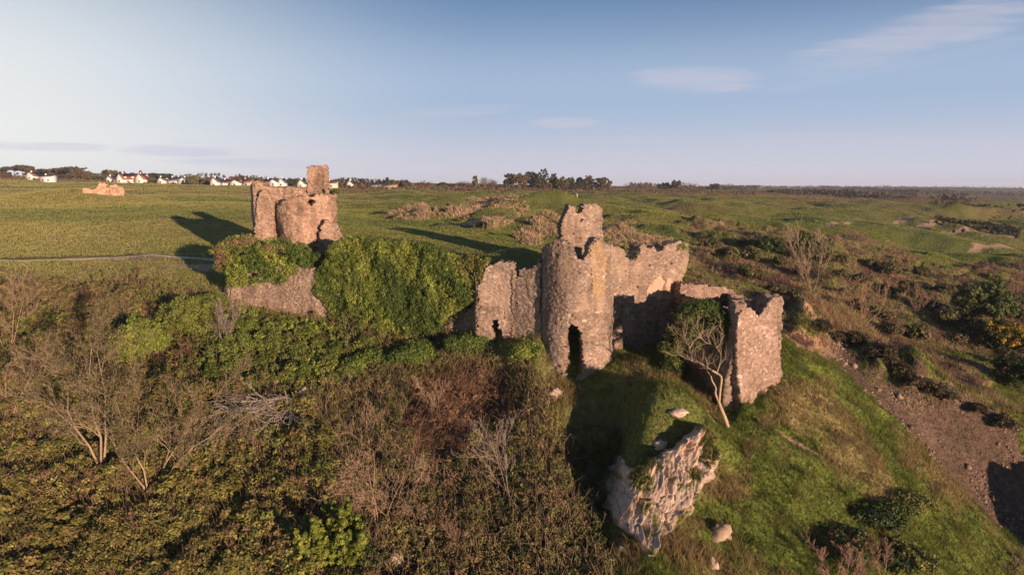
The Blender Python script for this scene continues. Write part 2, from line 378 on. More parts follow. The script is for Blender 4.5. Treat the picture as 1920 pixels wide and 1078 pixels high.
class Drum:
    """vertical cylinder; s = angle*radius measured from the side facing the camera"""
    def __init__(self, C, R): self.C = np.array(C[:2], float); self.R = R
    def inv(self, u, v):
        a, s = uv_as(u, v); a = np.asarray(a, float)
        qa = a * a + 1; qb = -2 * (a * self.C[0] + self.C[1]); qc = self.C @ self.C - self.R ** 2
        disc = np.maximum(qb * qb - 4 * qa * qc, 0); t = (-qb - np.sqrt(disc)) / (2 * qa)
        return np.arctan2(t * a - self.C[0], -(t - self.C[1])) * self.R, s * t
    def fwd(self, s, z, dep):
        th = s / self.R; r = self.R - dep
        return np.stack([self.C[0] + r * np.sin(th), self.C[1] - r * np.cos(th), z + 0 * s], -1)

STONE_A = np.array([.265, .195, .15])
def wall(name, parent, surf, polys, holes=(), thick=1.2, res=.05, seed=0, sz_polys=(), batter=None, tint=(1, 1, 1), lichen=0., rough=.045,
         srange=None, wrap=False, stone=(.21, .105), smooth_patch=None, mort=.035, bias=0., rag=1., big_amp=.3):
    """one wall of coursed rubble: cells kept stone by stone inside the outline, so that tops and openings break along the stones"""
    def tosz(p): u = np.array([q[0] for q in p], float); v = np.array([q[1] for q in p], float); s, z = surf.inv(u, v); return list(zip(s, z))
    P = [tosz(p) for p in polys] + [list(p) for p in sz_polys]; H = [tosz(p) for p in holes]
    alls = np.concatenate([np.array(p) for p in P])
    s0, z0 = alls.min(0) - .3; s1, z1 = alls.max(0) + .3
    if wrap: s0, s1 = -math.pi * surf.R, math.pi * surf.R
    ns = int((s1 - s0) / res) + 1; nz = int((z1 - z0) / res) + 1
    sv = np.linspace(s0, s1, ns); zv = np.linspace(z0, z1, nz); S, Zg = np.meshgrid(sv, zv)
    wz = Zg + (fbm(S * .5, Zg * .5, 2, seed + 3) - .5) * .25; ws = S + (fbm(S * .6 + 9, Zg * .6, 2, seed + 4) - .5) * .25
    idh, cx, cy, edge = worley(ws, wz, stone[0], stone[1], seed)
    big = fbm(S * .45, Zg * .45, 4, seed + 7)
    # repairs and footings in bigger stone, here and there
    idB, cxB, cyB, edB = worley(ws, wz, stone[0] * 1.9, stone[1] * 1.75, seed + 50)
    zb = fbm(S * .35 + 20, Zg * .5, 3, seed + 51) + .18 * sstep(z0 + .45 * (z1 - z0), z0 + .1 * (z1 - z0), Zg) > .58
    idh = np.where(zb, idB, idh); cx = np.where(zb, cxB, cx); cy = np.where(zb, cyB, cy); edge = np.where(zb, edB, edge)
    plast = sstep(.62, .72, fbm(S * .7 + 40, Zg * .9, 4, seed + 53))          # old mortar still hiding the joints
    edge = edge + plast * .2
    ragx = cx + (_hash(np.round(cx * 97), np.round(cy * 89), seed) - .5) * .16; ragy = cy + (_hash(np.round(cx * 83), np.round(cy * 71), seed + 2) - .5) * .2
    keep = np.zeros(S.shape, bool)
    ragx = ragx * .6 * rag + S * (1 - .6 * rag); ragy = ragy * .75 + Zg * .25
    for p in P: keep |= inpoly(ragx, ragy, p)
    for p in H: keep &= ~inpoly(ragx, ragy, p)
    # outward displacement: each stone its own height, joints sunk, the wall itself uneven
    put = (_hash(np.round(cx * 61), np.round(cy * 53), seed + 9) > .985)                      # a stone fallen out
    disp = (idh - .5) * rough * 1.3 - mort * sstep(.16, .02, edge) + (big - .5) * big_amp - put * .12 + bias
    disp += (fbm(S * 3, Zg * 3, 2, seed + 13) - .5) * .06
    if batter: disp = disp + batter(S, Zg)
    sm = None
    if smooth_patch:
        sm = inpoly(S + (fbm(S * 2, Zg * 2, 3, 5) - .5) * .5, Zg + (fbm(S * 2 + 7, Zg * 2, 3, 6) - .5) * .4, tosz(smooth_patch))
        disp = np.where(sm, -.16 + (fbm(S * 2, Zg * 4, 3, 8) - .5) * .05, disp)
    front = surf.fwd(S, Zg, -disp); back = surf.fwd(S, Zg, thick + (idh - .5) * rough + (big - .5) * .3)
    c = STONE_A * np.array(tint); tone = .72 + .5 * idh
    hue = _hash(np.round(cx * 41), np.round(cy * 37), seed + 21)
    colr = c * tone[..., None] * np.stack([1 + 0 * hue, .93 + .12 * hue, .85 + .3 * hue], -1)
    colr = np.where((hue > .965)[..., None], np.array([.40, .32, .265]), colr)
    colr = colr * (1 - .42 * sstep(.14, .02, edge))[..., None]
    colr = colr * (.62 + .76 * fbm(S * .8, Zg * .8, 4, seed + 31))[..., None]
    colr = colr * (1 - .6 * plast)[..., None] + c * np.array([1.12, 1.12, 1.08]) * .6 * plast[..., None]
    wet = sstep(.55, .75, fbm(S * 1.2, Zg * .25, 3, seed + 37)); colr = colr * (1 - .3 * wet)[..., None]
    if lichen:
        lm = .6 * sstep(.66 - .25 * lichen, .9 - .2 * lichen, fbm(S * .9, Zg * .5, 4, seed + 41)); colr = colr * (1 - .65 * lm)[..., None] + np.array([.30, .215, .085]) * .65 * lm[..., None]
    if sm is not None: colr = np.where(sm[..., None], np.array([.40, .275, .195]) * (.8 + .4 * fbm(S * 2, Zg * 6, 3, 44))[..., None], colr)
    n = S.size; ids = np.arange(n).reshape(S.shape)
    kc = keep[:-1, :-1] & keep[1:, :-1] & keep[:-1, 1:] & keep[1:, 1:]
    q = np.stack([ids[:-1, :-1], ids[:-1, 1:], ids[1:, 1:], ids[1:, :-1]], -1)
    fr = q[kc]; bk = q[kc][:, ::-1] + n; br = []
    pad = np.zeros((kc.shape[0] + 2, kc.shape[1] + 2), bool); pad[1:-1, 1:-1] = kc
    if wrap: pad[1:-1, 0] = kc[:, -1]; pad[1:-1, -1] = kc[:, 0]
    ea, eb = [], []
    for (dy, dx, e0, e1) in ((-1, 0, (0, 0), (0, 1)), (1, 0, (1, 1), (1, 0)), (0, -1, (1, 0), (0, 0)), (0, 1, (0, 1), (1, 1))):
        nb = pad[1 + dy:pad.shape[0] - 1 + dy, 1 + dx:pad.shape[1] - 1 + dx]
        jj, ii = np.where(kc & ~nb)
        ea.append(ids[jj + e0[0], ii + e0[1]]); eb.append(ids[jj + e1[0], ii + e1[1]])
    ea = np.concatenate(ea); eb = np.concatenate(eb)
    # broken edges and reveals: rings of rough stone from the front face to the back
    FV = front.reshape(-1, 3); BV = back.reshape(-1, 3); m = max(1, int(round(thick / .16)))
    bv = np.unique(np.concatenate([ea, eb])); loc = np.full(n, -1); loc[bv] = np.arange(len(bv))
    rings_v, rings_c = [], []
    mc = colr.reshape(-1, 3)
    for k in range(1, m):
        f = k / m; p = FV[bv] * (1 - f) + BV[bv] * f; g = np.floor(p / np.array([.21, .21, .13]) + fbm3(p * 1.5, 2, seed)[:, None] * 1.2)
        hsh = _hash(g[:, 0], g[:, 1], seed + 61, g[:, 2]); hs2 = _hash(g[:, 0], g[:, 1], seed + 63, g[:, 2])
        q3 = np.stack([vnoise3(p[:, 0] * 2.2, p[:, 1] * 2.2, p[:, 2] * 2.2 + 50 * t, seed + t) for t in (1, 2, 3)], -1) - .5
        rings_v.append(p + q3 * .2 + (np.stack([hsh, hs2, _hash(g[:, 0], g[:, 2], seed + 67, g[:, 1])], -1) - .5) * .1)
        rings_c.append(c * ((.58 + .6 * hsh) * (.75 + .5 * fbm3(p * 1.1, 3, seed + 5)))[:, None])
    base0 = 2 * n
    def ring(idv, k): return idv if k == 0 else (idv + n if k == m else base0 + (k - 1) * len(bv) + loc[idv])
    br = [np.stack([ring(eb, k), ring(ea, k), ring(ea, k + 1), ring(eb, k + 1)], -1) for k in range(m)]
    faces = np.concatenate([fr, bk] + br)
    V = np.concatenate([FV, BV] + rings_v); CC = np.concatenate([mc, mc] + rings_c)
    used = np.unique(faces); rm = np.full(len(V), -1); rm[used] = np.arange(len(used))
    return mesh_np(name, V[used], rm[faces], M_STONE, CC[used], parent)
def thing_at(name, u, v, D, label, cat, group=None): 
    p = P3(u, v, D); return empty(name, (p[0], p[1], p[2]), label, cat, group)

# --- gatehouse on the left (the keep): back wall, pier, half-round drum, stub turret
def G(p, x0, y0, k): return [(x0 + a / k, y0 + b / k) for a, b in p]
Z2 = lambda p: G(p, 380, 290, 3.081)
Z4 = lambda p: G(p, 840, 360, 2.994)
Z5 = lambda p: G(p, 1130, 500, 3.37)
keep_t = thing_at('gatehouse_ruin', 545, 470, 73, 'tall roofless gatehouse ruin with a square chimney-like stub on top', 'ruin')
kA = P3(470, 420, 74.5); kB = P3(640, 420, 73)
kp = Plane(kA, kB)
wall('back_wall', keep_t, kp, [Z2([(300,172),(318,158),(346,160),(352,184),(420,190),(500,186),(560,194),(594,190),(606,230),(712,230),(712,196),(736,210),(748,240),(750,395),(768,440),(796,492),(800,640),(300,640)])],
     holes=[Z2([(398,290),(410,268),(430,264),(436,300),(436,480),(420,488),(402,470),(396,380)])], tint=(1.3, 1.22, 1.14), thick=1.5, big_amp=.8, seed=10, lichen=.3,
     batter=lambda S, Zz: .3 + .5 * sstep(-3.5, -6.5, Zz))
wall('stub_turret', keep_t, Plane(P3(560, 340, 73.6), P3(625, 340, 73.2)), [Z2([(597,240),(602,120),(599,68),(640,66),(646,74),(654,64),(700,66),(703,130),(708,240)])], thick=1.3, big_amp=.45, seed=11, tint=(1.35, 1.22, 1.12))
wall('left_pier', keep_t, Plane(P3(476, 400, 73.2), P3(514, 400, 72.8)), [Z2([(312,255),(330,205),(345,196),(372,230),(392,268),(404,300),(402,400),(408,480),(420,600),(290,600),(304,440)])], tint=(1.3, 1.22, 1.14), thick=1.6, seed=12, lichen=.5)
sA = P3(477, 400, 73.4); sB = np.array([sA[0] - 2.6, sA[1] + 6.2, 0])
sw = Plane(sA, sB, out=(-1, 0)); zt = P3(474, 343, 74)[2]
wall('side_wall', keep_t, sw, [], sz_polys=[[(0,-11),(0,zt-1.4),(.7,zt-.9),(1.0,zt-.1),(2.4,zt+.15),(3.6,zt-.1),(5.,zt-.6),(5.6,zt-1.8),(6.4,zt-2.4),(6.4,-11)]],
     thick=1.4, seed=13, res=.09)
# an arched window in the side wall lets the sun through onto the grass: the far wall stands apart and lower
dC = P3(577, 430, 74.2); kd = Drum(dC, 3.0)
wall('drum', keep_t, kd, [Z2([(432,330),(440,296),(452,272),(480,254),(520,246),(565,240),(610,246),(650,228),(690,226),(722,236),(738,262),(742,640),(690,690),(428,640)])],
     holes=[Z2([(606,268),(618,260),(640,264),(646,276),(630,282),(622,292),(610,286)])], thick=1.2, big_amp=1.1, seed=14, res=.08, tint=(1.35, 1.22, 1.12), batter=lambda S, Zz: .35 * sstep(-4.5, -8, Zz))
wall('buttress', keep_t, Plane(P3(592, 460, 70.6), P3(640, 460, 71.6)), [Z2([(668,520),(676,460),(690,400),(716,376),(742,392),(764,432),(794,494),(800,520),(780,640),(660,640)])], tint=(1.3, 1.22, 1.14), thick=2.4, seed=15, lichen=.35)

# --- lower ruin under the ivy, left
low_t = thing_at('ivy_topped_wall', 530, 580, 66, 'low broad wall of a collapsed tower with a thick ivy cap, below the gatehouse', 'wall')
lw = Plane(P3(428, 560, 67.5), P3(640, 590, 64.5))
wall('front_face', low_t, lw, [Z2([(168,700),(400,640),(630,660),(668,720),(700,800),(800,1010),(640,1060),(420,1010),(150,960),(152,870)])], thick=2.5, seed=20, stone=(.22, .12), rough=.07)
wall('end_face', low_t, Plane(P3(428, 560, 67.5), P3(428, 560, 67.5) + np.array([-1.2, 5, 0]), out=(-1, 0)), [], sz_polys=[[(0,-14),(0,-8.8),(2,-8.4),(5,-8.6),(5,-14)]], thick=2., seed=21, res=.1)

# --- curtain wall hidden behind the big ivy
cur_t = thing_at('curtain_wall', 760, 620, 60, 'long curtain wall almost wholly hidden behind the big sheet of ivy', 'wall')
cw = Plane(P3(596, 560, 67), P3(905, 580, 57.6))
wall('masonry', cur_t, cw, [[(640,470),(690,455),(780,468),(870,484),(908,496),(904,640),(896,720),(760,760),(620,680),(600,560)]], thick=1.3, seed=30, res=.09)

# --- front range: two flat bays left of the round tower
fr_t = thing_at('gate_range_wall', 955, 655, 55.6, 'flat two-bay wall with a narrow black slit, left of the round tower', 'wall')
b1 = Plane(P3(893, 600, 55.9), P3(964, 600, 55.3))
slit = Z4([(247,740),(248,714),(277,712),(281,768),(302,772),(304,800),(316,832),(310,875),(288,890),(284,914),(258,918),(255,800),(238,762)])
wall('left_bay', fr_t, b1, [Z4([(166,560),(172,520),(186,488),(214,420),(255,400),(300,388),(340,392),(366,408),(372,450),(370,1000),(160,1000)])], holes=[slit], thick=1.5, seed=40, mort=.04)
b2 = Plane(P3(955, 600, 55.5), P3(1013, 600, 53.7))
wall('right_bay', fr_t, b2, [Z4([(355,440),(386,442),(402,430),(440,432),(490,415),(506,372),(514,352),(520,400),(520,1000),(355,1000)])],
     holes=[Z4([(380,452),(392,446),(396,466),(384,474)]), Z4([(383,612),(394,612),(394,626),(383,626)])], thick=1.4, seed=41, mort=.04)
wall('corner_pilaster', fr_t, Plane(P3(955, 600, 55.2), P3(972, 600, 55.1)), [Z4([(362,440),(370,430),(376,450),(374,1000),(356,1000)])], thick=.9, seed=42, lichen=.9, tint=(1.25, 1.15, .9), bias=.02)
e1 = P3(893, 600, 55.9)
wall('end_wall', fr_t, Plane(e1, e1 + np.array([-.9, 4.5, 0]), out=(-1, 0)), [], sz_polys=[[(0,-17),(0,-8.2),(.6,-7.0),(4.5,-7.4),(4.5,-17)]], thick=1.2, seed=43, res=.09)

# --- round tower
rt = thing_at('round_tower', 1080, 700, 51.5, 'broken-topped round tower with a tall ragged black doorway at its foot', 'tower')
tc_ = P3(1082, 600, 54.4); rd = Drum(tc_, 2.95)
door = Z4([(690,740),(715,745),(735,780),(752,815),(750,870),(748,930),(762,960),(745,1000),(712,1050),(690,1062),(668,1020),(654,975),(660,920),(655,880),(644,840),(645,805),(668,770)])
Rz = math.pi * 2.95
wall('shell', rt, rd, [Z4([(520,330),(526,310),(545,292),(600,276),(650,286),(676,300),(692,322),(700,346),(722,372),(740,386),(768,372),(784,345),(788,312),(806,290),(830,266),(850,262),(872,276),(905,300),(945,310),(960,1120),(500,1120)])],
     holes=[door], sz_polys=[[(-Rz-1,-17.5),(-Rz-1,-7.4),(-4.2,-7.0),(-4.2,-17.5)], [(4.1,-17.5),(4.1,-7.2),(Rz+1,-7.4),(Rz+1,-17.5)]],
     thick=1.25, big_amp=.25, seed=50, wrap=True, lichen=.35, batter=lambda S, Zz: .35 * sstep(-11.5, -15, Zz))
wall('lichened_crest', rt, Drum(tc_, 3.02), [Z4([(790,340),(800,300),(830,272),(868,280),(890,330),(884,560),(850,700),(820,640),(800,480)])], thick=.4, seed=51, lichen=1.4, tint=(1.05, 1, .85))

# --- ruined hall wall right of the round tower, crenellated by decay
hw_t = thing_at('hall_wall', 1220, 620, 57, 'ragged hall wall with window gaps and a pale bare patch, right of the round tower', 'wall')
hw = Plane(P3(1140, 560, 54.6), P3(1296, 540, 60.5))
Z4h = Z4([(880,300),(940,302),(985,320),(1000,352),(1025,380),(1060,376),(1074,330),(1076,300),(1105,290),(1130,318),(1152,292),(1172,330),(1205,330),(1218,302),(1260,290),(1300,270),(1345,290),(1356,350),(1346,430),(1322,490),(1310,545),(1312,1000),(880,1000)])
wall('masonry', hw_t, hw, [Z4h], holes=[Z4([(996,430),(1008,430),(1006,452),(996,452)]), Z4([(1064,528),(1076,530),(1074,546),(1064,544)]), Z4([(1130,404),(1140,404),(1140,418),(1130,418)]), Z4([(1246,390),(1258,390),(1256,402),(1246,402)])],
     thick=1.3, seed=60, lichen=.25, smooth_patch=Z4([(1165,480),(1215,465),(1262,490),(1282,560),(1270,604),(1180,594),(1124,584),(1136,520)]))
hr = P3(1292, 560, 60.3)
wall('broken_return', hw_t, Plane(P3(1230, 470, 58.6), P3(1230, 470, 58.6) + np.array([.8, 4, 0]), out=(-1, 0)), [], sz_polys=[[(0,-12),(0,-6.7),(.6,-6.0),(1.5,-5.9),(2.2,-6.8),(3.5,-8),(4,-12)]], thick=1., seed=61, res=.09)

# --- tall fragment standing behind
fg_t = thing_at('rear_wall_fragment', 1090, 470, 72, 'tall notched wall fragment standing alone behind the round tower', 'wall')
fp = Plane(P3(1040, 430, 71), P3(1140, 430, 72.5))
wall('masonry', fg_t, fp, [Z4([(634,300),(636,180),(650,150),(664,120),(668,78),(684,70),(716,88),(724,120),(740,118),(750,100),(756,72),(800,60),(832,66),(850,80),(872,90),(866,130),(874,240),(884,330),(884,520),(634,520)])],
     holes=[Z4([(750,150),(758,150),(758,160),(750,160)]), Z4([(706,230),(714,230),(714,240),(706,240)]), Z4([(742,254),(752,254),(752,264),(742,264)])], thick=1.3, seed=70)

# --- corner tower, right
ct = thing_at('corner_tower', 1425, 760, 46.5, 'open-topped corner tower with a pale sunlit end wall, beside the twisted tree', 'tower')
cA = P3(1381, 680, 46.4); cB = P3(1463, 680, 48.2); cC = P3(1385, 555, 60.0); cD = P3(1278, 550, 58.2)
wall('end_wall', ct, Plane(cA, cB), [Z5([(853,330),(862,296),(895,276),(930,258),(960,278),(975,300),(988,312),(1006,296),(1028,270),(1048,238),(1060,214),(1090,194),(1112,202),(1110,300),(1106,420),(1112,520),(1120,640),(1130,760),(1138,850),(1140,1060),(845,1060),(848,830),(843,700)])],
     thick=.4, seed=80, stone=(.25, .15), rough=.07, rag=.25, tint=(1.04, 1.0, 1.0), batter=lambda S, Zz: .5 * sstep(-11, -16, Zz))
wall('rubble_core', ct, Plane(cA + np.array([.45, .85, 0]), cB + np.array([-.1, .62, 0])), [Z5([(880,340),(886,306),(900,284),(930,268),(960,286),(975,308),(988,320),(1006,304),(1028,276),(1048,244),(1060,222),(1090,204),(1104,212),(1104,420),(1120,640),(1130,1000),(880,1000)])], thick=.9, seed=85, stone=(.25, .15))
lf = Plane(cA + np.array([-.10, 0, 0]), cD, out=(-1, -.3)); Ls = lf.len
wall('left_wall', ct, lf, [], sz_polys=[[(.35,-18),(.35,-8.0),(1.2,-7.8),(1.6,-8.6),(3,-8.75),(5,-8.9),(8,-9.1),(Ls,-9.3),(Ls,-17)]], thick=.8, seed=81, res=.055, stone=(.25, .15), rough=.04, mort=.02, big_amp=.12, rag=.3, batter=lambda S, Zz: .6 * sstep(-10.5, -14.5, Zz))
bw_ = Plane(cD, cC)
wall('back_wall', ct, bw_, [Z5([(488,150),(500,108),(560,104),(640,112),(740,128),(830,148),(852,180),(862,230),(870,420),(480,420)])], thick=1.0, seed=82, tint=(.95, .9, .9))
rw_ = Plane(cB, cC, out=(1, -.2))
zl = P3(1455, 556, 48.2)[2]
wall('right_wall', ct, rw_, [], sz_polys=[[(.1,-18),(.1,zl-.1),(1.2,zl+.1),(2.4,zl-.2),(4,zl-.9),(7,zl-1.6),(rw_.len,-9.4),(rw_.len,-18)]], thick=1.1, seed=83, res=.09, stone=(.25, .15), rough=.09)
# --- distant church fragment on the left field
_gc = ground_at(180, 364); _D = _gc[1]
ch = empty('church_ruin', _gc, 'small stepped ruin of a church alone on the left field', 'ruin')
_g0 = P3(146, 360, _D - 1.); _g1 = P3(206, 360, _D + 1.)
ZL = lambda p: G(p, 0, 290, 6.)
wall('masonry', ch, Plane(_g0, _g1), [ZL([(884,520),(884,470),(896,448),(920,380),(950,370),(1010,385),(1080,378),(1092,350),(1094,318),(1200,314),(1206,368),(1226,376),(1228,520)])], thick=1.6, seed=90, res=.18, stone=(.8, .45), tint=(1.7, 1.45, 1.25))
wall('short_return', ch, Plane(_g1, _g1 + np.array([1.6, 4, 0]), out=(1, 0)), [], sz_polys=[[(0,_gc[2]-2),(0,_gc[2]+2.6),(4,_gc[2]+1.6),(4.3,_gc[2]-2)]], thick=1.2, seed=91, res=.2, stone=(.8, .45), tint=(1.6, 1.4, 1.2))
print('castle', time.time() - T0)
# ------------------------------------------------------------------ plant tools
def nrm(v): return v / np.maximum(np.linalg.norm(v, axis=-1, keepdims=True), 1e-9)
def leaf_geo(P, Nn, size, col, rg, tilt=.8, asp=.6):
    """one diamond leaf per point"""
    n = len(P); Nn = nrm(Nn + tilt * rg.normal(size=(n, 3)))
    t = nrm(np.cross(Nn, rg.normal(size=(n, 3)))); b = np.cross(Nn, t)
    sz = (np.asarray(size) * rg.uniform(.6, 1.35, n))[:, None]
    V = np.stack([P - t * sz, P + b * sz * asp + Nn * sz * .15, P + t * sz, P - b * sz * asp + Nn * sz * .15], 1).reshape(-1, 3)
    F = np.arange(4 * n).reshape(n, 4)
    return V, F, np.repeat(col, 4, 0)
def clump_leaves(C, R, n_per, size, colf, rg, up=.35, squash=1., tilt=.55):
    """leaves on the shells of many small clumps; C (m,3), R (m,)"""
    m = len(C); k = np.maximum(1, np.asarray(n_per * np.ones(m)).astype(int)); i = np.repeat(np.arange(m), k)
    d = nrm(rg.normal(size=(len(i), 3)) + np.array([0, -.15, up])); r = R[i] * rg.uniform(.45, 1.08, len(i))
    P = C[i] + d * r[:, None] * np.array([1, 1, squash])
    return leaf_geo(P, d, size, colf(C, i, d, rg), rg, tilt)
def pal(cols, var=.22):
    """clump colour picked from a list, leaf colour varied a little"""
    cols = np.array(cols)
    def f(C, i, d, rg):
        w_ = fbm(C[:, 0] * .35 + C[:, 2] * .3, C[:, 1] * .35, 3, 5); pick = np.clip(((w_ - .28) / .44 + rg.normal(0, .16, len(C))), 0, .999) * len(cols)
        c = cols[pick.astype(int)] * rg.uniform(.8, 1.2, len(C))[:, None]
        return c[i] * rg.uniform(1 - var, 1 + var, (len(i), 1)) * (1 + rg.normal(0, .05, (len(i), 3)))
    return f
def merge(parts):
    Vs, Fs, Cs, o = [], [], [], 0
    for V, F, C in parts: Vs.append(V); Fs.append(F + o); Cs.append(C); o += len(V)
    return np.concatenate(Vs), np.concatenate(Fs), np.concatenate(Cs)
def tubes(P0, P1, R0, R1, col, sides=4):
    P0, P1 = np.asarray(P0, float), np.asarray(P1, float); n = len(P0); d = nrm(P1 - P0)
    ref = np.where(abs(d[:, 2:3]) > .9, np.array([[1., 0, 0]]), np.array([[0, 0, 1.]])); x = nrm(np.cross(d, ref)); y = np.cross(d, x)
    an = np.arange(sides) * 2 * math.pi / sides; ring = x[:, None] * np.cos(an)[None, :, None] + y[:, None] * np.sin(an)[None, :, None]
    A = P0[:, None] + ring * np.asarray(R0)[:, None, None]; B = P1[:, None] + ring * np.asarray(R1)[:, None, None]
    V = np.concatenate([A, B], 1).reshape(-1, 3); o = (np.arange(n) * 2 * sides)[:, None]; j = np.arange(sides); j2 = (j + 1) % sides
    F = np.stack([o + j, o + j2, o + j2 + sides, o + j + sides], -1).reshape(-1, 4)
    col = np.asarray(col, float); col = np.broadcast_to(col, (n, 3))
    return V, F, np.repeat(col, 2 * sides, 0)
class Wood:
    def __init__(self, seed): self.r = np.random.default_rng(seed); self.s = []; self.tips = []
    def grow(self, p, d, L, r, lev, maxlev, nb=4, up=.25, wob=.22, ratio=.62, ang=.75, segs=5):
        p = np.array(p, float); d = nrm(np.array(d, float)); q = self.r
        pts = [p]; st = L / segs
        for i in range(segs):
            d = nrm(d + q.normal(0, wob, 3) + np.array([0, 0, up * .35])); p = p + d * st; pts.append(p)
            ra = r * (1 - .75 * i / segs); rb = r * (1 - .75 * (i + 1) / segs)
            self.s.append((pts[-2], p, ra, rb, lev))
            if lev < maxlev and (i >= 1 or lev > 0):
                for _ in range(max(1, int(round(nb / segs + q.uniform(-.4, .4))))):
                    side = nrm(np.cross(d, q.normal(size=3))); cd = nrm(d * math.cos(ang) + side * math.sin(ang * q.uniform(.6, 1.2)))
                    self.grow(p, cd, L * ratio * q.uniform(.55, 1.05) * (1 - .35 * i / segs), rb * .62, lev + 1, maxlev, nb, up, wob * 1.1, ratio, ang, max(3, segs - 1))
        self.tips.append((p, lev))
    def geo(self, col, lo=0, hi=9, sides=4, rmin=.008, var=.15):
        s = [x for x in self.s if lo <= x[4] <= hi]
        if not s: return None
        c = np.array(col) * self.r.uniform(1 - var, 1 + var, (len(s), 1))
        return tubes([x[0] for x in s], [x[1] for x in s], np.maximum([x[2] for x in s], rmin), np.maximum([x[3] for x in s], rmin), c, sides)
def put(name, g, mat, parent=None, smooth=False): return mesh_np(name, g[0], g[1], mat, g[2], parent, smooth)
def shell_pts(cen, rad_, n, rg, lump=.25, low=-.35, seed=0):
    """points on a lumpy ellipsoid, the underside left out"""
    d = nrm(rg.normal(size=(int(n * 1.8) + 8, 3))); d = d[d[:, 2] > low][:n]
    k = 1 + lump * (fbm3(d * 2.2 + seed, 3, seed) - .5) * 2
    return np.array(cen) + d * np.array(rad_) * k[:, None] * rg.uniform(.72, 1.03, (len(d), 1)), d

TAN = [.34, .235, .15]; GREYB = [.27, .215, .18]; BROWNT = [.2, .125, .085]
OLIVE = [[.14, .135, .035], [.19, .18, .045], [.22, .165, .055], [.18, .12, .06], [.25, .245, .06], [.16, .185, .035]]
GREEN = [[.095, .125, .024], [.125, .165, .03], [.16, .19, .035], [.105, .12, .03]]
LIME = [[.20, .245, .042], [.26, .30, .055], [.17, .22, .036]]
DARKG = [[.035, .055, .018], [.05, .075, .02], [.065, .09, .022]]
IVY = [[.08, .12, .025], [.15, .195, .036], [.21, .25, .046], [.27, .29, .058], [.18, .18, .048]]
BROWN = [[.17, .095, .06], [.21, .125, .075], [.14, .085, .05]]

def pick_ground(mask, n, rg, p=1.0, umin=-260, umax=2180, dmax=200):
    """random spots inside a cover, thinning out with distance"""
    dl = np.gradient(GL)[:, None]; wgt = mask * (DD ** (2 - p)) * dl * ((UU > umin) & (UU < umax) & (DD < dmax) & (DD > 25))
    cs = np.cumsum(wgt.ravel()); k = np.searchsorted(cs, rg.permutation((np.arange(n) + rg.uniform(0, 1, n)) / n) * cs[-1]); j, i = np.unravel_index(np.clip(k, 0, wgt.size - 1), wgt.shape)
    a = GA[i] + rg.uniform(-.5, .5, n) * (GA[1] - GA[0]); l = GL[j] + rg.uniform(-.5, .5, n) * dl[j, 0]
    D = np.exp(l); return np.stack([a * D, D, ground_z(a * D, D)], -1), j, i

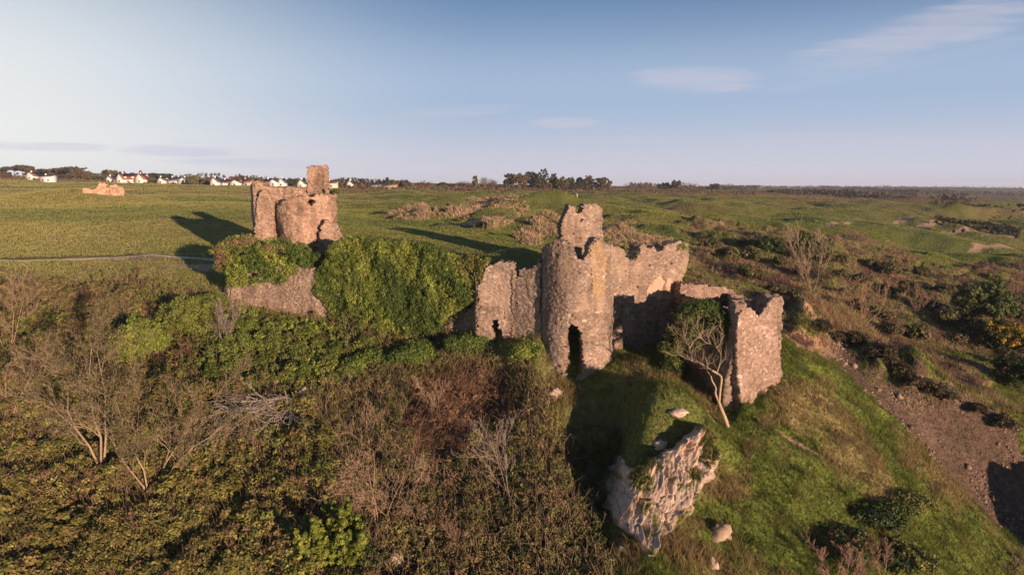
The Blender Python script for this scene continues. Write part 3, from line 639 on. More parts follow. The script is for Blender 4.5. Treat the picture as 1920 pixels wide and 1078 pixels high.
# ------------------------------------------------------------------ rock
def rock_sheet():
    R = np.random.default_rng(3)
    out = [(1150,975),(1124,945),(1128,888),(1156,866),(1185,880),(1212,868),(1238,850),(1262,838),(1285,822),(1298,798),(1325,792),(1344,822),(1342,866),(1320,905),(1300,950),(1268,984),(1244,1008),(1226,1050),(1205,1036),(1190,1004)]
    us = np.linspace(1085, 1375, 330); vs_ = np.linspace(725, 1072, 400); U, Vv = np.meshgrid(us, vs_)
    ins = inpoly(U + (fbm(U * .09, Vv * .09, 4, 2) - .5) * 22, Vv + (fbm(U * .09 + 9, Vv * .09, 4, 3) - .5) * 22, out)
    soft = ins.astype(float)
    for _ in range(16):
        soft = (soft + np.roll(soft, 1, 0) + np.roll(soft, -1, 0) + np.roll(soft, 1, 1) + np.roll(soft, -1, 1)) / 5
    # where the slope lies behind every part of the face; the rock stands out of it
    cu_, cv_ = np.linspace(1085, 1375, 59), np.linspace(725, 1072, 70); lr = np.linspace(math.log(30), math.log(60), 700); dr = np.exp(lr); Dg = np.zeros((70, 59))
    for jj, v_ in enumerate(cv_):
        for ii, u_ in enumerate(cu_):
            a_, s_ = uv_as(u_, v_); f_ = s_ * dr - _bilin(Z, GA, GL, np.full(lr.shape, float(a_)), lr); k_ = np.where((f_[:-1] > 0) & (f_[1:] <= 0))[0]
            Dg[jj, ii] = dr[k_[0]] if len(k_) else dr[int(np.argmin(abs(f_)))]
    for _ in range(2): Dg[1:-1, 1:-1] = (Dg[1:-1, 1:-1] * 2 + Dg[:-2, 1:-1] + Dg[2:, 1:-1] + Dg[1:-1, :-2] + Dg[1:-1, 2:]) / 6
    D = _bilin(Dg, cu_, cv_, U.ravel(), Vv.ravel()).reshape(U.shape)
    D = D - np.interp(Vv, [725, 900, 980, 1072], [1.0, 1.1, .55, .3]) * np.interp(U, [1085, 1150, 1200, 1375], [.3, .6, 1., 1.]) * sstep(.25, 1., soft) + .7 * sstep(.45, .1, soft) - .3
    a, s = uv_as(U, Vv)
    P = np.stack([a * D, D, s * D], -1)
    ac = P[..., 0] * .88 - P[..., 2] * .48; al = P[..., 0] * .48 + P[..., 2] * .88      # across and along the steep beds
    ac = ac + (fbm(al * .6, ac * .6, 3, 6) - .5) * .6; st = ac
    slab, sx_, _, ed0 = worley(ac + (fbm(al * 1.3, ac * 1.3, 3, 7) - .5) * .5, al * .3 + 3, .5, .7, 19, .95)          # long tilted slabs
    blk, _, _, ed = worley(ac + fbm(al, ac, 2, 3) * .2, al, .26, .95, 9, .9)
    rg2 = 1 - abs(2 * fbm(ac * 2.2, al * .9 + 4, 4, 15) - 1)
    tiltp = (ac - sx_)                                                     # each slab dips one way: a sawtooth across the beds
    off = (slab - .5) * .42 + tiltp * .9 + (rg2 - .6) * .3 + (1 - abs(2 * fbm(ac * 4.5, al * .8, 4, 18) - 1) - .6) * .3 + (blk - .5) * .2 - .22 * sstep(.12, .0, ed0) - .1 * sstep(.12, .0, ed) + (fbm(ac * 5, al * 5, 3, 5) - .5) * .16
    n = np.array([.35, -.85, .3]); P = P + n * (off * (.1 + .9 * soft))[..., None]
    tone = .62 + .5 * fbm(st * 1.5, al * .5, 4, 31) + .25 * (blk - .5)
    c = np.array([.46, .355, .285]) * tone[..., None]; c = c * (1 - .5 * sstep(.1, .0, ed) * (blk > .4))[..., None] * (1 - .45 * sstep(.08, 0., ed0))[..., None]; c = np.where((fbm(ac * 1.5, al * .6, 3, 77) > .58)[..., None], c * [1.12, 1.0, .85], c)
    gx = np.gradient(P, axis=1); gy = np.gradient(P, axis=0); nn = nrm(np.cross(gy, gx)); nz = abs(nn[..., 2])
    gm = sstep(.50, .66, fbm(P[..., 0] * .9, P[..., 2] * .9 + P[..., 1] * .3, 4, 41) + .16 * nz + np.interp(Vv, [735, 800, 900, 1060], [.16, .06, -.06, -.12]))
    c = c * (1 - gm)[..., None] + np.array([.12, .115, .035]) * gm[..., None]
    back = P + np.array([.2, 2.6, -.6]); N0 = P[..., 0].size; ids = np.arange(N0).reshape(U.shape)
    q = np.stack([ids[:-1, :-1], ids[:-1, 1:], ids[1:, 1:], ids[1:, :-1]], -1).reshape(-1, 4)
    ring = np.concatenate([ids[0, :], ids[1:, -1], ids[-1, -2::-1], ids[-2:0:-1, 0]]); r2 = np.roll(ring, -1)
    F_ = np.concatenate([q, q[:, ::-1] + N0, np.stack([ring, r2, r2 + N0, ring + N0], -1)])
    o = mesh_np('rock_outcrop', np.concatenate([P.reshape(-1, 3), back.reshape(-1, 3)]), F_, M_ROCK, np.concatenate([c.reshape(-1, 3)] * 2))
    tag(o, 'big pale limestone crag with steep fissures, below the round tower', 'rock')
    return P[(gm * soft > .6) & (Vv < 900)]
ROCKGRASS = rock_sheet()
def boulder(u, v, w_, h_, label, seed, col=(.5, .38, .3), D=None, sink=.3):
    g = ground_at(u, v, D); R = np.random.default_rng(seed)
    nu, nv = 15, 10; th = np.linspace(0, 2 * math.pi, nu, endpoint=False); ph = np.linspace(.08, math.pi - .08, nv); T, Ph = np.meshgrid(th, ph)
    d = np.stack([np.sin(Ph) * np.cos(T), np.sin(Ph) * np.sin(T), np.cos(Ph)], -1)
    k = 1 + .7 * (fbm3(d * 1.3 + seed, 3, seed) - .5); b = worley(d[..., 0] * 2 + d[..., 1], d[..., 2] * 2 + d[..., 1] * .6, .7, .55, seed)
    k = k + (b[0] - .5) * .55 + (R.uniform(size=k.shape) - .5) * .12
    P = d * k[..., None] * np.array([w_ / 2, w_ / 2 * .8, h_ / 2]) + np.array([g[0], g[1], g[2] + h_ * (.5 - sink)])
    c = np.array(col) * (.7 + .6 * fbm3(d * 3, 3, seed + 2))[..., None]; ids = np.arange(T.size).reshape(T.shape); nx = np.roll(ids, -1, 1)
    q = np.stack([ids[:-1], ids[1:], nx[1:], nx[:-1]], -1).reshape(-1, 4)
    me = mesh_np('boulder', P.reshape(-1, 3), [q, ids[0][None, :], ids[-1][None, ::-1]], M_ROCK, c.reshape(-1, 3))
    return tag(me, label, 'rock')
boulder(1352, 1004, 1.3, 1.4, 'rounded pinkish boulder in the grass right of the big limestone crag', 5, D=37.4, col=(.36, .26, .19), sink=.5)
boulder(1338, 1066, .6, 1.3, 'thin upright pale stone at the bottom of the grass slope', 6, D=35.4, col=(.38, .29, .22), sink=.5)
boulder(745, 1056, .8, 1.2, 'pale pointed rock among bushes beside the bright green bush', 7, D=36.5)
boulder(790, 1014, .8, .6, 'low pinkish rock in the scrub above the pointed rock', 8, D=37.8)
boulder(585, 620, .8, .6, 'lone pale stone on green scrub under the ivy-topped wall', 9)
boulder(532, 742, .6, .7, 'pale stone lying at the butt of the fallen tree', 10)
boulder(1042, 742, 1., .7, 'pale rock in the grass just below the round tower doorway', 11, D=48.5)
boulder(1166, 1030, .4, .35, 'small white stone in the grass left of the foot of the crag', 12, D=37.)

boulder(1270, 772, 1.2, .5, 'flat white ledge of stone across the top of the crag knoll', 22, sink=.5)
boulder(1238, 836, .8, .8, 'white stone half way down the grassy front of the knoll', 23, sink=.5)
# ------------------------------------------------------------------ ground plants nobody could count
def scrub():
    R = np.random.default_rng(11); parts = []
    P, j, i = pick_ground(SCRUB * (1. - .95 * (((UU - 630) / 85) ** 2 + ((VV - 1030) / 75) ** 2 < 1)) * (1. - .93 * (((UU - 530) / 95) ** 2 + ((VV - 795) / 62) ** 2 < 1)), 11500, R, 1.25, umin=-620, dmax=90)
    green = GREENSC[j, i]; br = BRACK[j, i]
    mound = fbm(P[:, 0] * .33, P[:, 1] * .33, 3, 101); m2 = fbm(P[:, 0] * .9, P[:, 1] * .9, 2, 104)
    h = np.clip((mound - .28) * 3.6, .05, 2.2) * np.where(green, .45, 1.) * np.where(br, .35, 1.) + m2 * .5
    h = np.minimum(h, np.where(UU[j, i] > 900, .9, 3)) * np.where(VV[j, i] < 620, .55, 1)
    C = P + np.stack([0 * h, 0 * h, h], -1); r = R.uniform(.2, .46, len(P))
    sel = R.uniform(size=len(P)) < np.where(br, .35, 1.)
    zones = [(~green & ~br & (UU[j, i] < 640), OLIVE), (green, GREEN + LIME[:1]), (~green & ~br & (UU[j, i] >= 640), [[.10, .105, .03], [.15, .14, .042], [.17, .12, .06], [.17, .165, .045]]), (br, BROWN)]
    for z, cols in zones:
        z = z & sel
        g = clump_leaves(C[z], r[z], 46, np.clip(.078 * (P[z, 1].mean() / 45), .075, .12), pal(cols), R, up=.55); parts.append(g)
        # skirts between the mounds, lower and darker
    g = merge(parts); o = put('scrub', g, M_LEAF); tag(o, 'olive brown bramble and blackthorn scrub covering the near slope', kind='stuff')
    # dead stems standing in it
    P, j, i = pick_ground((SCRUB * (1. - .8 * GREENSC + 2. * BRACK + .5 * (UU > 640))) * 1., 30000, R, 1.2, dmax=80)
    br = BRACK[j, i]; mound = fbm(P[:, 0] * .33, P[:, 1] * .33, 3, 101); h0 = np.clip((mound - .3) * 2.6, 0, 1.6) * np.where(br, .3, .8) * np.where(UU[j, i] > 900, .5, 1)
    L_ = R.uniform(.5, 1.7, len(P)); d = nrm(np.stack([R.normal(0, .45, len(P)), R.normal(0, .45, len(P)), np.ones(len(P))], -1)); d[br] = nrm(d[br] + np.array([.5, -.3, -.5]))
    A = P + np.array([0, 0, 1]) * h0[:, None]; mid = A + d * (L_ * .55)[:, None]; B = mid + nrm(d + R.normal(0, .4, d.shape)) * (L_ * .5)[:, None]
    c = np.where(br[:, None], [.30, .175, .115], [.30, .21, .14]) * R.uniform(.6, 1.25, (len(P), 1))
    g = merge([tubes(A, mid, .011 + 0 * L_, .009 + 0 * L_, c, 3), tubes(mid, B, .009 + 0 * L_, .005 + 0 * L_, c, 3)])
    o = put('dry_undergrowth', g, M_TWIG); tag(o, 'dry brown bracken stems and twigs through the scrub', kind='stuff')
scrub()
def blades(P, n, length, width, cols, R, lean=.5, bend=.5, wind=(.15, .1)):
    """n blades per tuft, two segments each, bending outwards"""
    i = np.repeat(np.arange(len(P)), n); k = len(i); az = R.uniform(0, 2 * math.pi, k); le = R.uniform(.15, 1, k) * lean
    d = np.stack([np.cos(az) * le + wind[0], np.sin(az) * le + wind[1], np.ones(k)], -1); d = nrm(d)
    L_ = (np.asarray(length) * np.ones(len(P)))[i] * R.uniform(.6, 1.25, k); W = (np.asarray(width) * np.ones(len(P)))[i]
    b0 = P[i] + np.stack([np.cos(az), np.sin(az), 0 * az], -1) * R.uniform(0, .12, k)[:, None] * (L_ / .4)[:, None] - [0, 0, .03]
    m = b0 + d * (L_ * .55)[:, None]; d2 = nrm(d + np.stack([np.cos(az), np.sin(az), -.5 + 0 * az], -1) * bend); t = m + d2 * (L_ * .5)[:, None]
    sd_ = nrm(np.cross(d, np.array([0, 0, 1.]) + R.normal(0, .5, (k, 3)))) * W[:, None] / 2
    V = np.stack([b0 - sd_, b0 + sd_, m + sd_ * .8, m - sd_ * .8, t + sd_ * .12, t - sd_ * .12], 1).reshape(-1, 3); o = (np.arange(k) * 6)[:, None]
    Fq = np.concatenate([o + [0, 1, 2, 3], o + [3, 2, 4, 5]]); c = cols[i] * R.uniform(.75, 1.25, (k, 1))
    return V, Fq, np.repeat(c, 6, 0)
PATH = [(-120,490),(0,487),(90,485.5),(180,483),(250,480.5),(320,481.5),(380,484),(440,488)]
TRACK = [(235,477),(300,475.5),(360,475),(420,474)]
def field_turf():
    R = np.random.default_rng(14); parts = []
    for (lo, hi, n, p) in ((62, 170, 560000, 1.6), (150, 700, 500000, 1.9), (600, 2600, 60000, 2.)):
        m = (~SCRUB) * (DD > lo) * (DD < hi) * (~GULLY) * (~SAND) * (near_line(UU, VV, PATH) > 3.2) * (near_line(UU, VV, TRACK) > 1.4) * 1.
        P, j, i = pick_ground(m, n, R, p, umin=-330, umax=2250, dmax=hi)
        D = P[:, 1]; c = GC[j, i] * 1.55 * R.uniform(.88, 1.12, (n, 1)); h = (.10 + .0006 * D) * R.uniform(.75, 1.25, n) * (.85 + .3 * n2[j, i]); w = (.03 + .00055 * D) * R.uniform(.6, 1.4, n)
        az = R.uniform(0, 2 * math.pi, n); t = np.stack([np.cos(az), np.sin(az), 0 * az], -1); ln = R.normal(0, .25, (n, 2)); up = np.stack([ln[:, 0], ln[:, 1], np.ones(n)], -1)
        b = P - [0, 0, .04]; T = b + up * h[:, None]
        V = np.stack([b - t * w[:, None] / 2, b + t * w[:, None] / 2, T + t * w[:, None] * .3, T - t * w[:, None] * .3], 1).reshape(-1, 3)
        parts.append((V, np.arange(4 * n).reshape(n, 4), np.repeat(c, 4, 0)))
    tag(put('field_grass', merge(parts), M_GRASS), 'short sunlit turf of the open fields behind the castle', kind='stuff')
field_turf()
def grasses():
    R = np.random.default_rng(13); parts = []
    nearg = (~SCRUB) * (DD < 80) * (~GULLY) * (~SCAR) * (DD < 66 + 30 * (UU > 1250)) * ((UU > 830) | (DD < 80)) * (~DUNE)
    P, j, i = pick_ground(nearg * 1., 34000, R, 1.2, dmax=80)
    pn = fbm(P[:, 0] * .3, P[:, 1] * .3, 4, 55); pm = fbm(P[:, 0] * 1.1, P[:, 1] * 1.1, 3, 77)
    c = np.where((pn > .57)[:, None], [.26, .195, .09], np.where((vnoise(P[:, 0] * .9, P[:, 1] * .9, 67) > .6)[:, None], [.17, .165, .045], [.105, .135, .027])); c = np.where((pm < .4)[:, None], c * .72, c)
    ln = np.where(FLANK[j, i], .28, .22) * (.5 + .8 * pm) * np.where(pn > .57, 1.4, 1) * np.where(vnoise(P[:, 0] * 1.4, P[:, 1] * 1.4, 66) > .6, 2.3, .8)
    parts.append(blades(P, 6, ln, .028, c, R))
    rk = ROCKGRASS[R.integers(0, len(ROCKGRASS), 700)]; parts.append(blades(rk, 6, .2, .028, np.where(R.uniform(size=(len(rk), 1)) < .45, [.2, .165, .07], [.105, .125, .03]), R))
    P, j, i = pick_ground((SCRUB & (UU > 700)) * 1., 7000, R, 1.2, dmax=80)
    parts.append(blades(P, 6, .45, .03, np.where((fbm(P[:, 0] * .4, P[:, 1] * .4, 3, 9) > .5)[:, None], [.21, .155, .075], [.10, .12, .03]), R))
    o = put('grass', merge(parts), M_GRASS); tag(o, 'green and straw tinted rough grass on the castle slopes', kind='stuff')
    parts = []
    P, j, i = pick_ground((DUNE * 1. + BANK * 2.) * (DD > 44), 15000, R, 1.5, dmax=140)
    pn = fbm(P[:, 0] * .25, P[:, 1] * .25, 3, 57); pb = fbm(P[:, 0] * .22, P[:, 1] * .22, 3, 81)
    k = (R.uniform(size=len(P)) < .25 + 1.1 * pn); P, pn, pb, j, i = P[k], pn[k], pb[k], j[k], i[k]
    c = np.where((pb > .56)[:, None], [.17, .10, .07], np.where((pn > .5)[:, None], [.30, .22, .12], [.12, .14, .035]))
    parts.append(blades(P, 6, .55 * (.5 + pn), .045 * np.clip(P[:, 1] / 65, .8, 2.), c, R, wind=(-.1, .25)))
    P, j, i = pick_ground(MARRAM * 1., 15000, R, 1.5, dmax=260); k = R.uniform(size=len(P)) < fbm(P[:, 0] * .3, P[:, 1] * .3, 4, 55) * 1.5 - .1; P = P[k]
    parts.append(blades(P, 6, .62, .09 * np.clip(P[:, 1] / 110, .7, 2.4), np.where((R.uniform(size=(len(P), 1)) < .78), [.50, .355, .225], [.17, .18, .06]), R, wind=(-.2, .25)))
    o = put('dune_grass', merge(parts), M_GRASS); tag(o, 'straw coloured marram grass on the dunes behind the castle', kind='stuff')
grasses()
def gully_stones():
    R = np.random.default_rng(15); P, j, i = pick_ground(GULLY * (UU > 1490) * np.clip(fbm(XX * .5, DD * .5, 3, 98) * 4 - 1.9, .02, 1), 900, R, 1.2, dmax=80)
    base = np.array([[0,0,1],[1,0,0],[0,1,0],[-1,0,0],[0,-1,0],[0,0,-1]], float); f = np.array([[0,1,2],[0,2,3],[0,3,4],[0,4,1],[5,2,1],[5,3,2],[5,4,3],[5,1,4]])
    n = len(P); s_ = R.uniform(.04, .16, (n, 1, 1)) * (1 + 1.5 * (R.uniform(size=(n, 1, 1)) > .95)); V = base[None] * s_ * R.uniform(.6, 1.3, (n, 6, 3)); an = R.uniform(0, 6.28, n); ca, sa = np.cos(an)[:, None], np.sin(an)[:, None]
    V = np.stack([V[..., 0] * ca - V[..., 1] * sa, V[..., 0] * sa + V[..., 1] * ca, V[..., 2]], -1) + P[:, None]
    F_ = (f[None] + (np.arange(n) * 6)[:, None, None]).reshape(-1, 3); c = np.repeat(np.array([.24, .165, .125]) * R.uniform(.5, 1.3, (n, 1)), 6, 0)
    tag(mesh_np('rubble', V.reshape(-1, 3), F_, M_ROCK, c), 'loose reddish stones strewn down the sandy gully', kind='stuff')
gully_stones()
print('ground plants', time.time() - T0)
# ------------------------------------------------------------------ ivy
def ivy_on(name, surf, outline, label, n, seed, bulge, cols=IVY, n_per=44, size=.07, rr=(.18, .36), extra=None):
    R = np.random.default_rng(seed)
    s, z = surf.inv(np.array([p[0] for p in outline], float), np.array([p[1] for p in outline], float)); poly = list(zip(s, z))
    S = R.uniform(s.min(), s.max(), n * 3); Zz = R.uniform(z.min(), z.max(), n * 3)
    wob = (fbm(S * .7, Zz * .7, 3, seed) - .5) * 1.0
    ok = inpoly(S + wob, Zz + wob * .6, poly); S, Zz = S[ok][:n], Zz[ok][:n]
    t = (Zz - z.min()) / (z.max() - z.min())
    off = bulge(S, Zz, t) + (fbm(S * .9, Zz * .9, 3, seed + 2) - .5) * 1.0
    C = surf.fwd(S, Zz, -off); r = R.uniform(rr[0], rr[1], len(C))
    g = clump_leaves(C, r, n_per, size, pal(cols, .25), R, up=.45, tilt=.6)
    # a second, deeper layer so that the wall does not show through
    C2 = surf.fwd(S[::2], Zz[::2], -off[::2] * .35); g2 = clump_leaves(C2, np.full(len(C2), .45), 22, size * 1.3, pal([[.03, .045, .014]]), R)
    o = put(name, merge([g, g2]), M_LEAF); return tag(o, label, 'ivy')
Z3 = lambda p: G(p, 580, 420, 3.85)
ivy_on('wall_ivy', cw, Z3([(196,190),(212,150),(262,112),(330,100),(400,92),(450,118),(560,112),(640,124),(760,150),(860,160),(960,188),(1050,205),(1130,225),(1225,232),(1345,262),(1335,335),(1295,430),(1245,525),(1175,585),(1080,640),(1020,700),(960,790),(900,860),(760,900),(620,920),(500,880),(400,850),(300,810),(235,740),(215,640),(180,570),(130,470),(90,400),(150,300)]),
       'great bulging sheet of dark green ivy smothering the long curtain wall', 4200, 201, lambda S, Zz, t: .55 + .8 * np.sin(np.clip(t, 0, 1) * math.pi) + .3 * (1 - t))
ivy_on('corner_ivy', Plane(P3(582, 500, 68), P3(645, 500, 65.6)), Z3([(10,255),(60,215),(130,200),(200,200),(215,300),(120,420),(60,360)]), 'small dark ivy tuft in the corner between gatehouse and curtain wall', 150, 202, lambda S, Zz, t: .5 + 0 * t)
def ivy_cap():
    R = np.random.default_rng(203); parts = []
    for (u, v, D, rx, ry, rz, n, cols) in ((452,472,68.3,2.35,1.9,1.45,330,IVY[:4] + BROWN[:1]), (524,482,67.4,2.9,1.9,1.7,420,IVY), (490,518,66.6,3.4,1.5,1.5,420,IVY[:3]), (560,500,66.4,1.4,1.3,1.3,160,IVY), (425,490,68.,1.1,1.4,1.9,200,IVY[:3] + BROWN[:1])):
        C, d = shell_pts(P3(u, v, D), (rx, ry, rz), n, R, .3, -.6, int(u)); parts.append(clump_leaves(C, R.uniform(.2, .38, len(C)), 40, .08, pal(cols), R))
    for (u, v, D, rx, rz) in ((452,458,67.6,1.3,.55), (512,468,66.6,1.35,.5)):
        C, d = shell_pts(P3(u, v, D), (rx, 1., rz), 110, R, .3, -.1, int(u)); parts.append(clump_leaves(C, R.uniform(.2, .32, len(C)), 40, .06, pal([[.22, .15, .075], [.26, .18, .09], [.17, .14, .05]]), R))
    tag(put('ivy_cap', merge(parts), M_LEAF), 'shaggy two-humped ivy cap with straw brown patches on the low ruined wall', 'ivy')
ivy_cap()
# small wall plants in the masonry, tufts of leaf clumps without woody stems
def wall_tuft(u, v, D, r, label, seed, cols=GREEN, n=22):
    R = np.random.default_rng(seed); C, d = shell_pts(P3(u, v, D), (r, r * .7, r * .6), n, R, .3, -.4, seed)
    tag(put('wall_plant', clump_leaves(C, np.full(len(C), r * .4), 34, .06, pal(cols), R), M_LEAF), label, 'plant')
wall_tuft(1083, 490, 53.2, .55, 'green tuft growing in the broken notch on top of the round tower', 1)
wall_tuft(1276, 466, 59.6, .6, 'moss green tuft high on the right end of the hall wall', 2, LIME[:2] + GREEN)
wall_tuft(630, 360, 72.6, .35, 'tiny plant at the right shoulder of the gatehouse', 3)

# ------------------------------------------------------------------ shrubs and trees near the castle
def shrub(name, u, v, D, rx, ry, rz, label, cat, cols, seed, n=150, n_per=60, size=.085, cr=(.28, .5), group=None, lobes=5, twig=BROWNT, lift=.1, up=.5):
    """u, v: where it stands; a lobed crown of leaf clumps on a few stems"""
    R = np.random.default_rng(seed); g = ground_at(u, v, D); e = empty(name, g, label, cat, group); parts = []
    w = Wood(seed)
    for k in range(5):
        w.grow(g - [0, 0, .1], [R.normal(0, .45), R.normal(0, .45), 1.], rz * 1.5, .05, 0, 1, nb=4, segs=4, ratio=.5)
    put('stems', w.geo(twig, rmin=.012), M_TWIG, e)
    for k in range(lobes):
        f = .8 if k == 0 else R.uniform(.4, .65); c = g + np.array([R.uniform(-1, 1) * rx * .75 * (k > 0), R.uniform(-1, 1) * ry * .75 * (k > 0), rz * (lift + (.75 if k == 0 else R.uniform(.5, 1.)))])
        C, d = shell_pts(c, (rx * f, ry * f, rz * f), int(n * f), R, .6, -.7, seed + k); parts.append(clump_leaves(C, R.uniform(cr[0], cr[1], len(C)) * min(1, rx / 1.2), n_per, size, pal(cols), R, up=up))
    put('foliage', merge(parts), M_LEAF, e); return e
shrub('hawthorn_bush', 262, 676, 56.5, 2.5, 2.2, 2.15, 'bright lime green rounded bush standing out of the brown scrub', 'bush', LIME, 301, n=230)
shrub('hawthorn_bush', 352, 640, 62, 2.7, 2.3, 2.5, 'olive green tall bush between the lime green bush and the ivy-topped wall', 'bush', [[.15,.175,.036],[.19,.205,.042],[.125,.15,.03]], 302, n=210)
shrub('hawthorn_bush', 398, 590, 65, 1.6, 1.6, 1.3, 'small green bush at the left foot of the ivy-topped wall', 'bush', GREEN, 303, n=100)
def feathery():
    R = np.random.default_rng(304); g = ground_at(630, 1056, 37.2); e = empty('elder_bush', g, 'vivid yellow-green feathery bush at the bottom of the slope, brightest in the wood', 'bush'); w = Wood(304); parts = []
    for k in range(40):
        x, y = R.uniform(-2.2, 2.2), R.uniform(-1.6, 1.4); f = 1 - .28 * (abs(x) / 2.2) ** 2; H = R.uniform(2.1, 3.6) * f
        b = g + np.array([x * .6, y * .6, 0]); t = g + np.array([x, y, H]); w.s.append((b, t, .035, .012, 0))
        n = 26; tt = R.uniform(.25, 1.05, n); C = b + (t - b) * tt[:, None] + R.normal(0, 1, (n, 3)) * np.array([.34, .34, .2]) * (1.15 - tt)[:, None]
        parts.append(clump_leaves(C, np.full(n, .16) * (1.3 - .5 * tt), 42, .07, pal([[.145,.185,.024],[.19,.225,.033],[.11,.14,.02],[.23,.245,.045]]), R, up=.7))
    put('stems', w.geo(BROWNT), M_TWIG, e); put('foliage', merge(parts), M_LEAF, e)
feathery()
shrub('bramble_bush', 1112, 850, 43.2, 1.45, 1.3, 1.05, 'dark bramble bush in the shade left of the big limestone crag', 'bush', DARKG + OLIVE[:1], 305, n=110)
shrub('bramble_bush', 1262, 700, 49.5, 1.1, .9, .5, 'low brown-green thicket against the shaded tower wall, left of the twisted tree', 'bush', DARKG + BROWN[:1], 307, n=90)
shrub('bramble_bush', 795, 675, 56.5, 2.4, 1.6, .9, 'deep green bramble bank at the foot of the great ivy sheet', 'bush', IVY[:3], 308, n=180)
shrub('bramble_bush', 880, 660, 56., 1.7, 1.2, .85, 'green bramble mound left of the flat two-bay wall', 'bush', IVY[:3] + GREEN[:1], 309, n=120)
shrub('bramble_bush', 985, 668, 53.6, 1.3, 1., .65, 'grassy green mound in front of the flat two-bay wall', 'bush', GREEN[:3], 310, n=80)
shrub('bramble_bush', 700, 690, 57., 2., 1.5, .8, 'dark green bramble mound below the left end of the great ivy sheet', 'bush', IVY[:3], 311, n=140)
shrub('gorse_bush', 1868, 655, 74, 2.8, 2.2, 2., 'dark gorse bush flecked with yellow flowers on the right', 'bush', [[.05,.06,.02],[.08,.075,.025],[.42,.28,.02],[.06,.065,.02]], 312, n=170, size=.1)
shrub('gorse_bush', 1905, 720, 64, 2.4, 2., 1.6, 'brown-tipped dark bush below the yellow-flowered gorse', 'bush', DARKG + BROWN[:1], 313, n=130, size=.09)
shrub('sallow_bush', 1852, 608, 85, 2.9, 2.6, 2.6, 'grey-green feathery sallow bush in the hollow on the right', 'bush', [[.09,.12,.04],[.12,.15,.05],[.075,.10,.035]], 314, n=190, size=.12, lift=.3)
shrub('sallow_bush', 1513, 482, 108, 2.6, 2.2, 2.2, 'tall dark green bush behind the leaning bare shrub', 'bush', GREEN[:2] + DARKG, 315, n=150, size=.13)
shrub('sallow_bush', 1440, 480, 112, 3.4, 2.6, 1.8, 'broad dark bush with a deep shadow left of the leaning bare shrub', 'bush', DARKG + GREEN[:1], 316, n=170, size=.13)
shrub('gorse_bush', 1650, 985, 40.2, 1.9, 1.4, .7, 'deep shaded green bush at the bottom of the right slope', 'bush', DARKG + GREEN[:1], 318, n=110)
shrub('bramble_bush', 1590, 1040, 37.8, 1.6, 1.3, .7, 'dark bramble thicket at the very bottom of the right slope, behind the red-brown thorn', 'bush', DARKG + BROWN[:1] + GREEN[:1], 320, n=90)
shrub('bramble_bush', 1700, 1060, 38, 1.5, 1.3, .6, 'olive bramble thicket low on the right slope near the bottom edge', 'bush', OLIVE[:2] + DARKG[:2], 321, n=80)
shrub('bramble_bush', 1700, 950, 42.2, 1.5, 1.2, .45, 'flat green thicket on the right slope above the dark hollow', 'bush', GREEN + OLIVE[:1], 322, n=70)
# smaller mounds in the scrub: one kind, many stands
def mound_set(base_name, spots, label, group, cols, seed, cat='bush', r=(.8, 1.5), size=.085):
    R = np.random.default_rng(seed); protos = []
    for k in range(4):
        C, d = shell_pts((0, 0, .35), (1., .95, .75), 70, R, .4, -.3, seed + k); protos.append(clump_leaves(C, R.uniform(.2, .36, len(C)), 55, size, pal(cols), R))
    ms = []
    for k, (u, v) in enumerate(spots):
        g = ground_at(u, v); sc_ = R.uniform(*r)
        if k < 4: o = put(base_name, protos[k], M_LEAF); ms.append(o)
        else: o = ms[k % 4].copy(); COL.objects.link(o)
        o.location = g + np.array([0, 0, .1]); o.scale = (sc_, sc_, sc_ * R.uniform(.7, 1.1)); o.rotation_euler = (0, 0, R.uniform(0, 6.28)); tag(o, label, cat, group)
Rm = np.random.default_rng(77)
def spread(poly, n, md):
    us = [p[0] for p in poly]; vs2 = [p[1] for p in poly]; out = []
    for _ in range(4000):
        u, v = Rm.uniform(min(us), max(us)), Rm.uniform(min(vs2), max(vs2))
        if inpoly(np.array([u]), np.array([v]), poly)[0] and all((u - a) ** 2 + (1.4 * (v - b)) ** 2 < 1e9 and (u - a) ** 2 + (1.4 * (v - b)) ** 2 > md * md for a, b in out): out.append((u, v))
        if len(out) >= n: break
    return out
mound_set('blackthorn_mound', spread([(-40,720),(640,780),(560,1120),(-40,1120)], 46, 62), 'olive brown blackthorn mound in the thicket on the near left slope', 'blackthorn mounds on the near slope', OLIVE, 401, r=(.9, 1.7))
mound_set('green_bramble_mound', spread([(390,620),(560,615),(690,660),(640,740),(420,760)], 20, 40), 'fresh green bramble mound on the slope under the ivy-topped wall', 'green bramble mounds under the ruin', GREEN + LIME[:1], 402, r=(.7, 1.3))
mound_set('dull_bramble_mound', spread([(700,860),(1120,860),(1120,1110),(600,1110)], 26, 55), 'dull green and brown bramble mound in the hollow left of the crag', 'bramble mounds in the hollow', [[.05,.06,.02],[.085,.085,.026],[.11,.075,.04],[.10,.11,.03]], 403, r=(.6, 1.2))
mound_set('brown_thicket_mound', spread([(0,545),(260,545),(230,610),(0,660)], 18, 45), 'brown-green thicket mound at the edge of the left field', 'thicket mounds by the left field', [[.13,.12,.035],[.17,.12,.065],[.19,.13,.08],[.13,.14,.035]], 404, r=(.9, 1.6), size=.1)
mound_set('heath_mound', spread([(1300,450),(1500,470),(1760,520),(1920,560),(1900,700),(1700,640),(1560,590),(1400,540)], 40, 38), 'brown heathy scrub mound on the dunes right of the castle', 'heath mounds on the dunes', [[.10,.10,.035],[.18,.12,.075],[.15,.14,.05],[.22,.16,.095]], 405, r=(.8, 1.7), size=.11)
